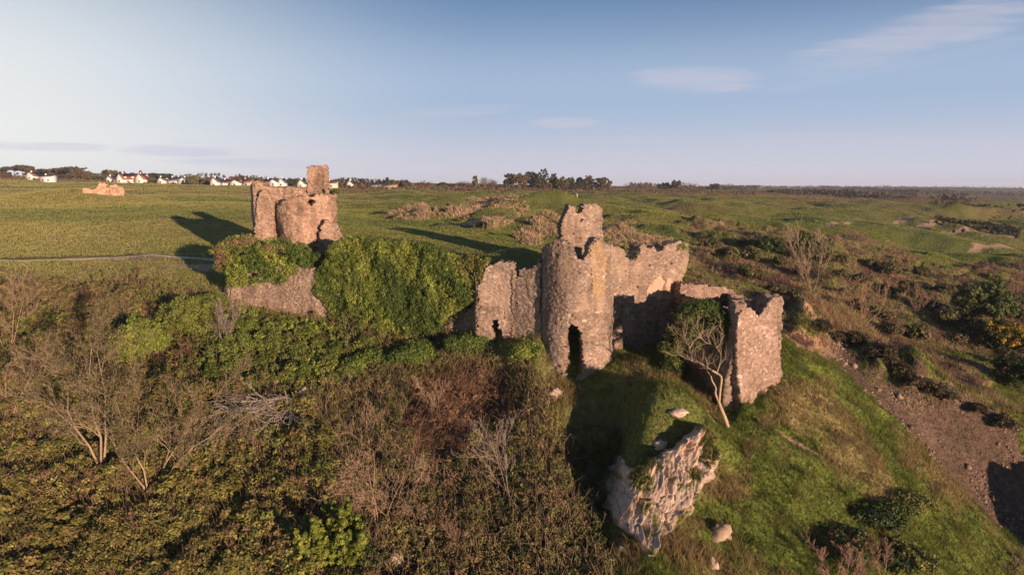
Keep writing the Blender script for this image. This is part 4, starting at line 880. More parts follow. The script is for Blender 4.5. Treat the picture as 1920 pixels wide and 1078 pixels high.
mound_set('bank_tussock', [(1535,622),(1568,640),(1600,648),(1636,672),(1668,692),(1690,705),(1712,722),(1745,738),(1780,748),(1660,664),(1830,772),(1880,800)], 'dark overhanging tussock along the far bank of the sandy gully', 'tussocks along the sandy gully', [[.07,.055,.03],[.13,.10,.05],[.2,.15,.085]], 406, r=(.6, 1.1), size=.09)

def bare_tree(name, u, v, D, stems, H, label, cat, col, seed, maxlev=3, r=.07, nb=5, ang=.6, up=.25, group=None, buds=None, nbud=0, wob=.16, rmin=.009):
    g = ground_at(u, v, D); e = empty(name, g, label, cat, group); w = Wood(seed); r *= .72
    for (dx_, dy_) in stems:
        w.grow(g - [0, 0, .15], [dx_, dy_, 1.], H * w.r.uniform(.8, 1.05) * (1 if (dx_ or dy_) else 1.1), r, 0, maxlev, nb=nb, ang=ang, up=up, wob=wob, segs=6)
    put('trunk', w.geo(col, 0, 0, 5), M_TWIG, e); put('branches', w.geo(col, 1, 9, 3, rmin), M_TWIG, e)
    if buds:
        R = np.random.default_rng(seed); T = np.array([t for t, l in w.tips if l >= maxlev - 1]); T = T[R.integers(0, len(T), nbud)] + R.normal(0, .18, (nbud, 3))
        put('leaves', leaf_geo(T, R.normal(size=T.shape) + [0, 0, .5], .055, np.array(buds)[R.integers(0, len(buds), nbud)] * R.uniform(.7, 1.2, (nbud, 1)), R), M_LEAF, e)
    return e
BUD = [[.12, .105, .03], [.16, .11, .05], [.10, .11, .03]]
bare_tree('bare_ash_tree', 196, 900, 42.4, [(-.12,.05),(-.55,.1),(.32,.1)], 9.0, 'pale-stemmed bare ash rising tallest from the left thicket', 'tree', [.30, .225, .15], 501, r=.13, maxlev=4, rmin=.007, nb=6, buds=BUD, nbud=9000)
bare_tree('bare_ash_tree', 280, 936, 41., [(-.2,0),(.05,.1),(.38,.0),(.7,.1)], 8., 'many-stemmed bare ash fanning to the right of the tallest one', 'tree', [.30, .225, .15], 502, r=.10, maxlev=4, rmin=.007, nb=6, buds=BUD, nbud=9000)
bare_tree('bare_ash_tree', 352, 905, 42.4, [(.35,.1),(-.25,.1),(.6,.2)], 4.4, 'short bare sapling with slanting stems right of the fanning ash', 'tree', [.30, .225, .15], 503, r=.07)
bare_tree('bare_ash_tree', 22, 800, 47, [(-.3,0),(.15,.1),(.5,.1)], 6.0, 'bare tree with pale curving stems at the left edge', 'tree', TAN, 504, r=.06, maxlev=4, rmin=.007)
bare_tree('bare_ash_tree', 14, 668, 57.5, [(-.1,0),(.2,.1),(.4,.1)], 6.2, 'slender pale-stemmed bare sapling below the left field', 'tree', TAN, 505, r=.05, maxlev=4, rmin=.007)
bare_tree('bare_thorn_bush', 424, 655, 60.5, [(-.5,0),(.1,.1),(.6,0),(-.15,.2),(.9,.1)], 3.8, 'grey leafless thorn bush among the green scrub', 'bush', GREYB, 506, r=.05, nb=6)
bare_tree('bare_thorn_bush', 345, 690, 55, [(-.5,0),(.3,.1),(.7,0)], 2.0, 'dark leafless thorn bush right of the lime green bush', 'bush', BROWNT, 507, r=.04, nb=6)
bare_tree('bare_ash_tree', 712, 1008, 38.6, [(-.1,0),(.15,.1),(-.35,.1)], 5.4, 'thin bare tree with level side twigs beside the vivid green bush', 'tree', TAN, 508, r=.055, nb=7, ang=1.0, up=.05)
bare_tree('bare_ash_tree', 815, 800, 48, [(.05,0),(-.2,.1)], 3.4, 'small bare sapling in the brown bracken patch', 'tree', TAN, 509, r=.035)
bare_tree('bare_ash_tree', 690, 830, 46.5, [(.0,0),(.25,.1)], 2.6, 'small bare sapling right of the fallen tree', 'tree', TAN, 510, r=.035)
bare_tree('bare_ash_tree', 960, 960, 39.8, [(.0,0),(-.15,.1)], 4.8, 'spindly pale sapling in the green hollow left of the crag', 'tree', GREYB, 511, r=.035)
bare_tree('bare_ash_tree', 870, 1060, 36.4, [(.1,0),(-.3,.1)], 3.0, 'dark spindly sapling near the bottom of the hollow', 'tree', BROWNT, 512, r=.035)
bare_tree('bare_willow', 1614, 622, 77, [(-.35,0),(.0,.1),(.3,0),(.6,.1),(-.7,.1)], 5.4, 'wide brown haze of a bare willow on the dunes right of the corner tower', 'tree', [.25,.165,.11], 513, r=.07, nb=7, ang=.55, rmin=.014)
bare_tree('bare_willow', 1524, 548, 91, [(-.45,0),(-.2,.1),(.1,0),(-.7,.1)], 6.2, 'pale leaning bare shrub with brush-like twigs on the dunes', 'tree', [.27,.2,.14], 514, r=.06, nb=7, ang=.4, rmin=.016)
bare_tree('bare_willow', 1722, 590, 80, [(-.45,0),(.2,.1),(.5,.1)], 3.2, 'low purple-brown bare thicket left of the grey-green sallow', 'bush', [.2,.12,.095], 515, r=.05, nb=7, rmin=.014)
bare_tree('bare_willow', 1905, 560, 98, [(-.4,0),(.1,.1),(.5,.1)], 5., 'brown bare shrub at the right edge above the sallow', 'bush', [.2,.13,.095], 516, r=.05, nb=7, rmin=.016)
bare_tree('bare_thorn_bush', 1575, 1105, 36.2, [(-.6,0),(-.2,.1),(.3,0),(.7,.1)], 2.5, 'red-brown leafless thorn bush at the bottom of the right slope', 'bush', [.26,.16,.12], 517, r=.045, nb=7)
bare_tree('bare_thorn_bush', 1655, 1085, 37, [(-.4,0),(.3,.1)], 1.9, 'small leafless thorn bush in front of the shaded green bush', 'bush', [.24,.15,.11], 518, r=.035, nb=7)
bare_tree('bare_thorn_bush', 1905, 1090, 42, [(-.4,0),(.3,.1),(.0,0)], 1.8, 'bare twiggy bush in the bottom right corner', 'bush', [.2,.13,.1], 519, r=.035, nb=6)

# --- fallen tree, its dead branches spread down the slope
def fallen():
    g = ground_at(558, 765, 48.5); e = empty('fallen_tree', g, 'grey dead fallen tree, its leafless branches fanned down the slope', 'fallen tree'); w = Wood(601)
    w.s.append((g + [.35, 1.0, .9], g + [-.1, -.2, .55], .14, .12, 0)); w.s.append((g + [.1, 1.0, .8], g + [-.3, -.2, .5], .10, .09, 0))
    for k in range(13):
        a = -2.1 + k * .19; q = w.r
        w.grow(g + [q.normal(0, .2), 0, .5], [math.sin(a) * 1.15 - .2, -1.7, -.25 + q.uniform(-.15, .3)], q.uniform(3.4, 6.2), .05, 1, 3, nb=6, up=-.02, ang=.45, wob=.14, segs=6)
    s2 = []
    for (a, b, ra, rb, l) in w.s:           # lay the branches on the slope, not in it
        za = ground_z(a[0], a[1]) + .08; zb = ground_z(b[0], b[1]) + .08
        a = np.array([a[0], a[1], max(a[2], za + .2) + .5]); b = np.array([b[0], b[1], max(b[2], zb + .2) + .5]); s2.append((a, b, ra, rb, l))
    w.s = s2
    put('trunk', w.geo(GREYB, 0, 0, 6), M_TWIG, e); put('branches', w.geo([.36, .30, .265], 1, 9, 4, .014), M_TWIG, e)
fallen()

# --- the twisted tree in front of the corner tower
def twisted():
    D0 = 44.6; base = P3(1364, 796, D0); e = empty('twisted_tree', ground_at(1364, 796, D0), 'twisted pale-trunked tree with a thin green crown in front of the corner tower', 'tree')
    w = Wood(701); R = np.random.default_rng(702)
    def limb(pts, r0, r1, dD, lev):
        P = [P3(1130 + x / 3.37, 500 + y / 3.37, D0 + (690 - min(y, 690)) / 300 * 2.2 + dD * k / max(1, len(pts) - 1) + .15 * math.sin(3 * k)) for k, (x, y) in enumerate(pts)]
        # rounded: Catmull-Rom through the joints
        Q = []
        for k in range(len(P) - 1):
            p0, p1, p2, p3 = P[max(k-1, 0)], P[k], P[k+1], P[min(k+2, len(P)-1)]
            for t in np.linspace(0, 1, 5)[:-1]: Q.append(.5 * (2 * p1 + (p2 - p0) * t + (2 * p0 - 5 * p1 + 4 * p2 - p3) * t * t + (3 * p1 - p0 - 3 * p2 + p3) * t ** 3))
        Q.append(P[-1])
        for k in range(len(Q) - 1):
            f0, f1 = k / (len(Q) - 1), (k + 1) / (len(Q) - 1); w.s.append((Q[k], Q[k+1], r0 + (r1 - r0) * f0, r0 + (r1 - r0) * f1, lev))
        return Q
    ends = []
    limb([(792,1020),(775,960),(748,895),(735,858)], .14, .105, 0, 0)
    limb([(735,858),(742,780),(750,700),(720,672),(690,655)], .085, .07, -.3, 0)
    limb([(735,860),(712,800),(715,765),(692,722),(684,690)], .08, .04, .3, 0)
    ends.append(limb([(690,655),(640,622),(605,604),(572,600),(560,560),(548,520),(540,485),(500,440),(470,425)], .06, .015, .8, 1))
    ends.append(limb([(720,672),(735,630),(745,590),(742,545),(718,515),(685,490),(668,455),(690,400)], .055, .015, .5, 1))
    ends.append(limb([(684,690),(668,670),(655,640),(630,610)], .045, .02, .3, 1))
    ends.append(limb([(548,520),(575,470),(620,435),(640,400)], .04, .015, .4, 1))
    ends.append(limb([(540,485),(520,450),(530,400),(500,350)], .03, .012, .5, 1))
    ends.append(limb([(718,515),(745,480),(760,430),(740,380)], .035, .012, .3, 1))
    ends.append(limb([(685,490),(640,470),(610,420),(590,370)], .03, .012, -.2, 1))
    ends.append(limb([(572,600),(530,575),(480,560),(440,560)], .03, .012, -.2, 1))
    for Q in ends:
        for k in range(2, len(Q), 2):
            d = Q[k] - Q[k-1]; w.grow(Q[k], nrm(d) + R.normal(0, .5, 3) + [0, 0, .5], 1.0, .018, 2, 3, nb=4, segs=4, ang=.7)
    put('trunk', w.geo([.37, .275, .175], 0, 0, 7, var=.1), M_TWIG, e); put('branches', w.geo([.30, .225, .145], 1, 9, 4), M_TWIG, e)
    # crown: dense at the top and the left, thin where the limbs show
    parts = []; G4 = [[.07,.10,.025],[.105,.14,.032],[.14,.165,.04],[.09,.09,.03]]
    for (x, y, rx, rz, n, dD) in ((600,270,.95,.6,90,.8),(720,300,.9,.55,80,.9),(520,320,.8,.55,75,1.2),(660,240,.7,.4,55,1.),(790,350,.5,.5,34,.9),(470,430,.75,.6,60,1.4),(420,520,.7,.5,50,1.5),(560,400,.9,.6,50,1.2),(760,430,.6,.6,36,1.),(660,380,.9,.5,56,1.2),(440,600,.5,.4,24,1.2),(560,500,.7,.5,26,1.3),(720,520,.5,.5,16,1.1)):
        C, d = shell_pts(P3(1130 + x / 3.37, 500 + y / 3.37, D0 + dD * 1.5 + 2.3), (rx, .9, rz), n, R, .4, -.8, int(x)); parts.append(clump_leaves(C, R.uniform(.16, .3, len(C)), 50, .058, pal(G4), R))
    put('crown', merge(parts), M_LEAF, e)
twisted()
print('plants', time.time() - T0)
# ------------------------------------------------------------------ path across the field
def ribbon(name, px, width, label, col, kind='structure', lift=.05):
    W_ = [ground_at(u, v) for u, v in px]; Q = []
    for a, b in zip(W_[:-1], W_[1:]):
        n = max(2, int(np.linalg.norm((b - a)[:2]) / .6))
        for t in np.linspace(0, 1, n, endpoint=False): Q.append(a[:2] * (1 - t) + b[:2] * t)
    Q.append(W_[-1][:2]); Q = np.array(Q); k = 9
    Qs = np.stack([np.convolve(np.pad(Q[:, c], k, 'edge'), np.ones(2 * k + 1) / (2 * k + 1), 'valid') for c in (0, 1)], 1)
    t = np.gradient(Qs, axis=0); t /= np.linalg.norm(t, axis=1, keepdims=True); nn = np.stack([-t[:, 1], t[:, 0]], 1)
    off = np.linspace(-.5, .5, 5); wv_ = width * (.75 + .6 * fbm(np.arange(len(Qs)) * .08, np.zeros(len(Qs)), 3, 3))
    G_ = Qs[:, None] + nn[:, None] * (off[None, :, None] * wv_[:, None, None]); z = ground_z(G_[..., 0], G_[..., 1]) + lift - .12 * (abs(off) > .45)
    V = np.concatenate([G_, z[..., None]], -1); ids = np.arange(V.shape[0] * 5).reshape(-1, 5)
    F_ = np.stack([ids[:-1, :-1], ids[:-1, 1:], ids[1:, 1:], ids[1:, :-1]], -1).reshape(-1, 4)
    c = np.array(col) * (.75 + .5 * fbm(V[..., 0] * .8, V[..., 1] * .8, 3, 8))[..., None]
    return tag(mesh_np(name, V.reshape(-1, 3), F_, M_GROUND, c.reshape(-1, 3), smooth=True), kind=kind)
ribbon('footpath', PATH, 1.3, None, [.62, .47, .36])
ribbon('track', TRACK, .7, None, [.30, .25, .12])

# ------------------------------------------------------------------ skyline: houses
M_TILE = attr_mat('roof_tiles', .85, .1, .15, 1.)
M_PANE = attr_mat('window_glass', .2, .5, .05, 1.)
def box_geo(x0, x1, y0, y1, z0, z1, col):
    V = np.array([[x, y, z] for z in (z0, z1) for x, y in ((x0, y0), (x1, y0), (x1, y1), (x0, y1))], float)
    F_ = np.array([[0,3,2,1],[4,5,6,7],[0,1,5,4],[1,2,6,5],[2,3,7,6],[3,0,4,7]]); return V, F_, np.tile(np.array(col, float), (8, 1))
def gable_geo(x0, x1, y0, y1, z0, z1, zr, axis, col, over=0., thick=0.):
    """house body with gables (axis 'x': ridge along x), or its roof when thick > 0"""
    ym = (y0 + y1) / 2; xm = (x0 + x1) / 2
    if thick == 0:
        b = np.array([[x0,y0,z0],[x1,y0,z0],[x1,y1,z0],[x0,y1,z0],[x0,y0,z1],[x1,y0,z1],[x1,y1,z1],[x0,y1,z1]], float)
        r = np.array([[x0,ym,zr],[x1,ym,zr]]) if axis == 'x' else np.array([[xm,y0,zr],[xm,y1,zr]])
        V = np.concatenate([b, r]); 
        if axis == 'x': F4 = np.array([[0,1,5,4],[2,3,7,6],[4,5,9,8],[6,7,8,9]]); side = [[1,2,6,5],[3,0,4,7]]; tri = np.array([[5,6,9],[7,4,8]])
        else: F4 = np.array([[1,2,6,5],[3,0,4,7],[5,6,9,8],[7,4,8,9]]); side = [[0,1,5,4],[2,3,7,6]]; tri = np.array([[4,5,8],[6,7,9]])
        F4 = np.concatenate([F4, side]); return V, [F4, tri], np.tile(np.array(col, float), (10, 1))
    P = []; Fq = []; sl = (zr - z1) / ((y1 - y0) / 2 if axis == 'x' else (x1 - x0) / 2)
    for s in (-1, 1):
        if axis == 'x': e = [[x0 - over, (y0 - over) if s < 0 else (y1 + over), z1 - sl * over], [x1 + over, (y0 - over) if s < 0 else (y1 + over), z1 - sl * over], [x1 + over, ym, zr], [x0 - over, ym, zr]]
        else: e = [[(x0 - over) if s < 0 else (x1 + over), y0 - over, z1 - sl * over], [(x0 - over) if s < 0 else (x1 + over), y1 + over, z1 - sl * over], [xm, y1 + over, zr], [xm, y0 - over, zr]]
        o = len(P); P += [[a, b, c + .04] for a, b, c in e] + [[a, b, c + thick] for a, b, c in e]
        Fq += [[o, o+3, o+2, o+1], [o+4, o+5, o+6, o+7], [o, o+1, o+5, o+4], [o+1, o+2, o+6, o+5], [o+2, o+3, o+7, o+6], [o+3, o, o+4, o+7]]
    return np.array(P, float), np.array(Fq), np.tile(np.array(col, float), (len(P), 1))
def put_at(name, g, mat, e): return mesh_np(name, g[0], g[1], mat, g[2], e)
WHITE = [.72, .68, .62]; CREAM = [.62, .52, .4]; SLATE = [.13, .13, .15]; REDT = [.30, .12, .08]; BRNT = [.20, .12, .09]
def house(u0, u1, D, label, wallc=WHITE, roofc=SLATE, axis='x', eav=2.5, ridge=4.6, dep=8., wing=None, dormers=0, chim=1, rz=0., base=None):
    um = (u0 + u1) / 2; a, _ = uv_as(um, 345); x = float(a) * D; z = float(ground_z(x, D)) - .3 if base is None else base
    e = empty('house', (x, D, z), label, 'house'); e.rotation_euler = (0, 0, rz); bpy.context.view_layer.update()
    w_ = (u1 - u0) / 1280 * D / 2
    def pt(name, g, mat):
        o = mesh_np(name, g[0], g[1], mat, g[2]); o.parent = e; return o
    pt('walls', gable_geo(-w_, w_, 0, dep, -.6, eav + .3, ridge + .3, axis, wallc), M_PAINT)
    rf = pt('roof', gable_geo(-w_, w_, 0, dep, 0, eav + .3, ridge + .3, axis, roofc, .35, .25), M_TILE)
    for k in range(chim):
        cx = (-.6 + 1.2 * k) * w_ if axis == 'x' else 0; cy = dep / 2 if axis == 'x' else dep * (.3 + .5 * k)
        o = pt('chimney', box_geo(cx - .45, cx + .45, cy - .4, cy + .4, ridge - .5, ridge + 1.5, wallc), M_PAINT)
    nwin = max(1, int(w_ * 2 / 3.6))
    for k in range(nwin):
        cx = -w_ + (k + .5) * 2 * w_ / nwin; pt('window', box_geo(cx - .6, cx + .6, -.06, .2, .95, 2.1, [.05, .06, .08]), M_PANE)
    for k in range(dormers):
        cx = -w_ + (k + .5) * 2 * w_ / dormers; g = gable_geo(cx - 1., cx + 1., .9, 3.6, eav + .2, eav + 1.7, eav + 2.5, 'y', wallc); pt('dormer', g, M_PAINT)
    if wing:
        for (c, ww) in wing:
            cx = c * w_; pt('gable_wing', gable_geo(cx - ww / 2, cx + ww / 2, -2.6, dep * .5, -.6, eav + .4, ridge + .1, 'y', wallc), M_PAINT)
            pt('wing_roof', gable_geo(cx - ww / 2, cx + ww / 2, -2.6, dep * .5, 0, eav + .4, ridge + .1, 'y', roofc, .3, .25), M_TILE)
            pt('window', box_geo(cx - .55, cx + .55, -2.68, -2.4, 1., 2.2, [.05, .06, .08]), M_PANE)
    return e
house(49, 64, 500, 'small white gabled house below the tall pines, far left of the skyline', axis='y', roofc=BRNT, ridge=5.2)
house(76, 96, 470, 'plain white block of a house in front of the pines, far left', eav=3.6, ridge=4.6, roofc=SLATE)
house(199, 209, 500, 'tiny white cottage left of the long red-roofed house', axis='y', ridge=4.4)
house(213, 268, 492, 'long red-roofed white house with a row of dormers', roofc=REDT, eav=2.6, ridge=6.6, dep=11, dormers=4, wing=[(.88, 6.), (-.45, 4.5)], chim=2)
house(294, 308, 480, 'small white house with a red-brown roof right of the red-roofed house', roofc=BRNT, wing=[(.5, 4)])
house(311, 350, 486, 'long low white bungalow with a blue-grey roof', roofc=[.16,.18,.23], eav=2.6, ridge=4.8, wing=[(.75, 6)], chim=2)
house(394, 407, 440, 'white gable-fronted house with dark windows, between two round bushes', axis='y', eav=3., ridge=5.6)
house(410, 447, 452, 'white bungalow with two front gables left of the gatehouse ruin', wing=[(-.8, 4.6), (.75, 6)], eav=2.4, ridge=4.4, roofc=BRNT)
house(453, 469, 465, 'pinkish low house half hidden just left of the gatehouse ruin', wallc=[.52,.38,.32], roofc=BRNT)
house(494, 519, 448, 'white long house seen over the broken wall of the gatehouse ruin', roofc=SLATE, wing=[(.6, 5)])
house(520, 533, 450, 'white steep gable seen above the left part of the gatehouse ruin', axis='y', ridge=5.2)
house(557, 570, 450, 'white gable close to the stub on top of the gatehouse ruin', axis='y', ridge=5.)
house(611, 630, 455, 'tan building with a brown roof right beside the stub of the gatehouse ruin', wallc=CREAM, roofc=BRNT, eav=3., ridge=4.6)
house(650, 660, 470, 'tiny white gable right of the tan building', axis='y', ridge=4.4)
house(688, 716, 480, 'low grey-roofed shed line in the middle of the skyline', wallc=[.4,.36,.32], eav=1.8, ridge=2.9, chim=0)
house(719, 742, 476, 'low tan-roofed farm building below the dark conifer', wallc=CREAM, roofc=[.36,.27,.17], eav=2., ridge=3.6, chim=0)
house(1080, 1091, 560, 'small pale cottage under the big wood in the centre', axis='y', roofc=REDT, ridge=4.)

# ------------------------------------------------------------------ skyline: trees
PURP = [[.10,.07,.055],[.13,.09,.065],[.08,.06,.045],[.11,.09,.04]]; EVER = [[.03,.045,.022],[.045,.06,.028],[.06,.07,.03]]; OLV = [[.12,.115,.045],[.15,.13,.05],[.09,.09,.035]]; RUST = [[.19,.105,.06],[.15,.085,.05],[.22,.14,.08]]
def far_tree(u, vt, wpx, D, kind, label, cols, seed, group=None, nleaf=56):
    R = np.random.default_rng(seed); a, st = uv_as(u, vt); x = float(a) * D; g = np.array([x, D, float(ground_z(x, D))]); zt = float(st) * D; H = max(2.5, zt - g[2]); W_ = wpx / 1280 * D / 2
    e = empty('pine_tree' if kind in ('pine', 'conifer') else 'bare_tree' if kind == 'bare' else 'broadleaf_tree', g, label, 'tree', group); w = Wood(seed)
    lo = {'pine': .62, 'conifer': .12, 'poplar': .12, 'bare': .3}.get(kind, .22)
    w.s.append((g - [0, 0, .3], g + [0, 0, H * .35], H * .035 + .12, H * .028 + .08, 0)); w.s.append((g + [0, 0, H * .35], g + [R.normal(0, .2), 0, H * .8], H * .028 + .08, .06, 0))
    for k in range(6):
        b = g + [0, 0, H * (lo * .8 + R.uniform(0, .25))]; an = k * 1.05 + R.uniform(0, .5); w.s.append((b, b + [math.cos(an) * W_ * .6, math.sin(an) * W_ * .6, H * .22], .12 + H * .008, .04, 1))
    parts = []
    if kind == 'pine':
        for k in range(5):
            c = g + np.array([R.uniform(-.6, .6) * W_, R.uniform(-.6, .6) * W_, H * R.uniform(.72, .92)]); C, d = shell_pts(c, (W_ * .6, W_ * .6, H * .13), 34, R, .3, -.9, seed + k); parts.append((C, R.uniform(.5, .95, len(C))))
    elif kind == 'conifer':
        zz = R.uniform(.1, 1, 70); an = R.uniform(0, 6.28, 70); rr = W_ * (1.05 - zz) * R.uniform(.6, 1.05, 70); C = g + np.stack([rr * np.cos(an), rr * np.sin(an), zz * H * .97], -1); parts.append((C, R.uniform(.4, .8, 70)))
    elif kind == 'poplar':
        C, d = shell_pts(g + [0, 0, H * .55], (W_, W_, H * .45), 60, R, .2, -1, seed); parts.append((C, R.uniform(.5, .8, len(C))))
    else:
        nl = 5
        for k in range(nl):
            f = 1. if k == 0 else R.uniform(.45, .7); c = g + np.array([R.uniform(-.55, .55) * W_ * (k > 0), R.uniform(-.5, .5) * W_ * (k > 0), H * (.6 if k == 0 else R.uniform(.35, .72))])
            C, d = shell_pts(c, (W_ * f, W_ * f, H * .42 * f if k == 0 else H * .3), int(40 * f), R, .35, -.8, seed + k); parts.append((C, R.uniform(.5, 1.1, len(C)) * min(1, H / 7)))
    C = np.concatenate([p[0] for p in parts]); r = np.concatenate([p[1] for p in parts])
    if kind == 'bare':
        n = len(C) * 7; i = R.integers(0, len(C), n); A = C[i] + R.normal(0, .5, (n, 3)); B = A + nrm(R.normal(size=(n, 3)) + [0, 0, .8]) * R.uniform(.6, 1.6, (n, 1)); put('twigs', tubes(A, B, np.full(n, .045), np.full(n, .02), np.array(cols)[R.integers(0, len(cols), n)], 3), M_TWIG, e)
    else: put('crown', clump_leaves(C, r, nleaf, .46, pal(cols), R), M_LEAF, e)
    put('trunk', w.geo([.12, .09, .07], rmin=.05), M_TWIG, e)
for k, (u, vt, wp, D, kd_, lab, cs) in enumerate([
  (6, 318, 22, 560, 'round', 'round purple-brown tree at the far left edge of the skyline', PURP),
  (26, 311, 42, 560, 'pine', 'tall flat-topped pine at the far left of the skyline', PURP + EVER),
  (48, 312, 34, 556, 'pine', 'second tall pine of the far left clump, its crown touching the first', PURP + EVER),
  (68, 318, 36, 560, 'round', 'broad purple tree behind the small white gabled house', PURP),
  (92, 317, 40, 552, 'pine', 'wind-flattened pine above the plain white block house', EVER + PURP),
  (124, 313.5, 60, 540, 'pine', 'widest wind-swept pine with a level top on the left', EVER + PURP),
  (112, 322, 40, 548, 'round', 'dusky tree filling in under the level-topped pine', PURP),
  (150, 321, 44, 540, 'round', 'green-brown tree stepping down right of the level-topped pine', OLV + PURP),
  (172, 326, 34, 535, 'round', 'low sloping tree at the right end of the left pine clump', OLV + PURP),
  (204, 320, 26, 540, 'round', 'dark rounded tree above the tiny white cottage', EVER + OLV),
  (222, 322, 26, 545, 'round', 'dark rounded tree behind the dormers of the red-roofed house', EVER + OLV),
  (246, 328, 28, 540, 'round', 'purple tree behind the right half of the red-roofed house', PURP),
  (263, 321, 15, 530, 'conifer', 'square-topped dark conifer behind the red-roofed house', EVER),
  (279, 334, 26, 500, 'round', 'low dark green bushy tree right of the red-roofed house', EVER + OLV),
  (287, 327, 22, 520, 'pine', 'first small umbrella pine right of the red-roofed house', EVER),
  (310, 327.5, 20, 520, 'pine', 'second small umbrella pine, above the long low bungalow', EVER),
  (326, 333, 26, 525, 'round', 'brown tree behind the long low bungalow', PURP),
  (362, 331, 27, 470, 'round', 'olive box-shaped tree right of the long low bungalow', OLV),
  (387, 334, 16, 465, 'round', 'small dark round tree left of the gable-fronted house', PURP + OLV),
  (424, 336, 26, 500, 'round', 'thin brown tree behind the two-gabled bungalow', PURP),
  (449, 329, 34, 510, 'round', 'big rounded red-brown tree left of the gatehouse ruin', PURP + RUST[:1]),
  (482, 335, 26, 480, 'round', 'tan-brown tree peeping over the gatehouse side wall', OLV + RUST[:1]),
  (508, 335, 32, 490, 'round', 'dark tree humped over the white long house', EVER),
  (548, 336, 22, 480, 'round', 'dark pointed tree left of the gatehouse stub', EVER),
  (569, 340, 14, 485, 'round', 'dark low tree touching the gatehouse stub', EVER),
  (632, 338, 18, 500, 'round', 'dark tree behind the tan building', PURP + EVER),
  (672, 342, 38, 500, 'round', 'long low brown tree clump right of the tan building', PURP),
  (691, 341.5, 6, 480, 'conifer', 'tiny solitary conifer right of the gatehouse ruin', EVER),
  (726, 334, 15, 490, 'conifer', 'dark blue-green conifer above the tan-roofed farm building', EVER),
  (741, 339, 24, 492, 'round', 'brown tree beside the dark blue-green conifer', RUST + OLV),
  (759, 340, 13, 488, 'round', 'small dark tree right of the farm building', EVER + PURP),
  (795, 343, 34, 520, 'bare', 'pale bare trees in the middle of the skyline', PURP),
  (829, 343, 18, 515, 'round', 'low dark tree left of the green poplar', EVER),
  (868, 341, 34, 540, 'bare', 'grey bare tree clump left of the green poplar', PURP + RUST),
  (891, 330.5, 9, 520, 'poplar', 'narrow pale green poplar', OLV + LIME[:1]),
  (908, 334, 18, 540, 'bare', 'sparse bare tree right of the poplar', [[.25,.17,.12],[.18,.13,.1]]),
  (922, 337, 20, 540, 'bare', 'second sparse bare tree right of the poplar', [[.16,.13,.11],[.13,.11,.1]]),
  (955, 326, 26, 560, 'round', 'dark left half of the big wood in the centre', EVER + OLV + PURP),
  (974, 326, 30, 556, 'round', 'brown rounded tree in the big wood in the centre', OLV + RUST[:2]),
  (995, 323, 26, 575, 'round', 'purple bare-looking tree left of the tallest tree of the wood', PURP),
  (1018, 315, 20, 565, 'poplar', 'tallest tree of the central wood, dark and column-like', EVER),
  (1016, 333, 34, 556, 'round', 'brown trees at the foot of the tallest tree', PURP + OLV),
  (1038, 328, 16, 560, 'round', 'ragged dark tree right of the tallest tree', PURP + EVER),
  (1052, 333, 26, 552, 'round', 'olive green tree in the middle of the central wood', OLV),
  (1070, 334, 16, 556, 'round', 'dark green round tree right of the olive one in the central wood', EVER),
  (1087, 334.5, 14, 560, 'round', 'small dark green ball of a tree in the central wood', EVER),
  (1106, 330.5, 30, 566, 'round', 'purple domed tree in the right half of the central wood', PURP),
  (1131, 334, 32, 560, 'round', 'olive brown tree at the right end of the central wood', OLV + PURP),
  (1181, 345, 24, 640, 'bare', 'blue-grey bare scrub tree right of the central wood', [[.12,.11,.1],[.1,.1,.1]]),
  (1210, 343, 30, 650, 'bare', 'pinkish bare tree clump right of the central wood', PURP),
  (1246, 343, 26, 700, 'round', 'low dark tree left of the lone domed tree', EVER + PURP),
  (1269, 338.5, 20, 690, 'round', 'lone domed dark tree on the right-centre skyline', EVER + PURP),
  (1296, 343, 34, 720, 'bare', 'pink-brown bare trees right of the lone domed tree', PURP + RUST),
  (1338, 345, 22, 760, 'round', 'last low dark tree before the far ridge', EVER + PURP)]):
    far_tree(u, vt, wp, D, kd_, lab, cs, 800 + k)

# ------------------------------------------------------------------ far hedges and woods, each one mass
def belt(name, label, lines, cols, seed, size):
    R = np.random.default_rng(seed); Cs, rs = [], []
    for (pts, wid, h, n) in lines:
        pts = np.array(pts, float); t = R.uniform(0, len(pts) - 1.001, n); i = t.astype(int); f = (t - i)[:, None]; q = pts[i] * (1 - f) + pts[i + 1] * f
        u = q[:, 0]; D = q[:, 1] * (1 + R.normal(0, wid, n)); a, _ = uv_as(u, np.full(n, 352.)); x = a * D; hh = h * (.25 + 1.2 * fbm(x * .03, D * .01, 3, seed)) * R.uniform(.2, 1., n)
        Cs.append(np.stack([x, D, ground_z(x, D) + hh], -1)); rs.append(np.full(n, size * 1.6) * R.uniform(.7, 1.4, n) * np.clip(h / 6, .4, 1.3))
    C = np.concatenate(Cs); r = np.concatenate(rs); return tag(put(name, clump_leaves(C, r, 14, size, pal(cols), R), M_LEAF), label, kind='stuff')
belt('far_woods', 'dark woods along the far ridge', [([(1330,1500),(1500,2100),(1700,2300),(1960,2500),(2200,2500)], .05, 7, 1300), ([(1535,2000),(1620,1500),(1690,1150),(1722,820)], .02, 8, 600), ([(1722,1300),(1800,1350),(1960,1350),(2200,1400)], .06, 8, 800), ([(1440,760),(1520,740),(1600,700),(1670,640)], .05, 4.5, 600), ([(1180,900),(1330,1000),(1420,1100)], .06, 5, 380)], [[.075,.07,.05],[.12,.09,.07],[.06,.06,.04],[.15,.10,.075]], 901, 1.1)
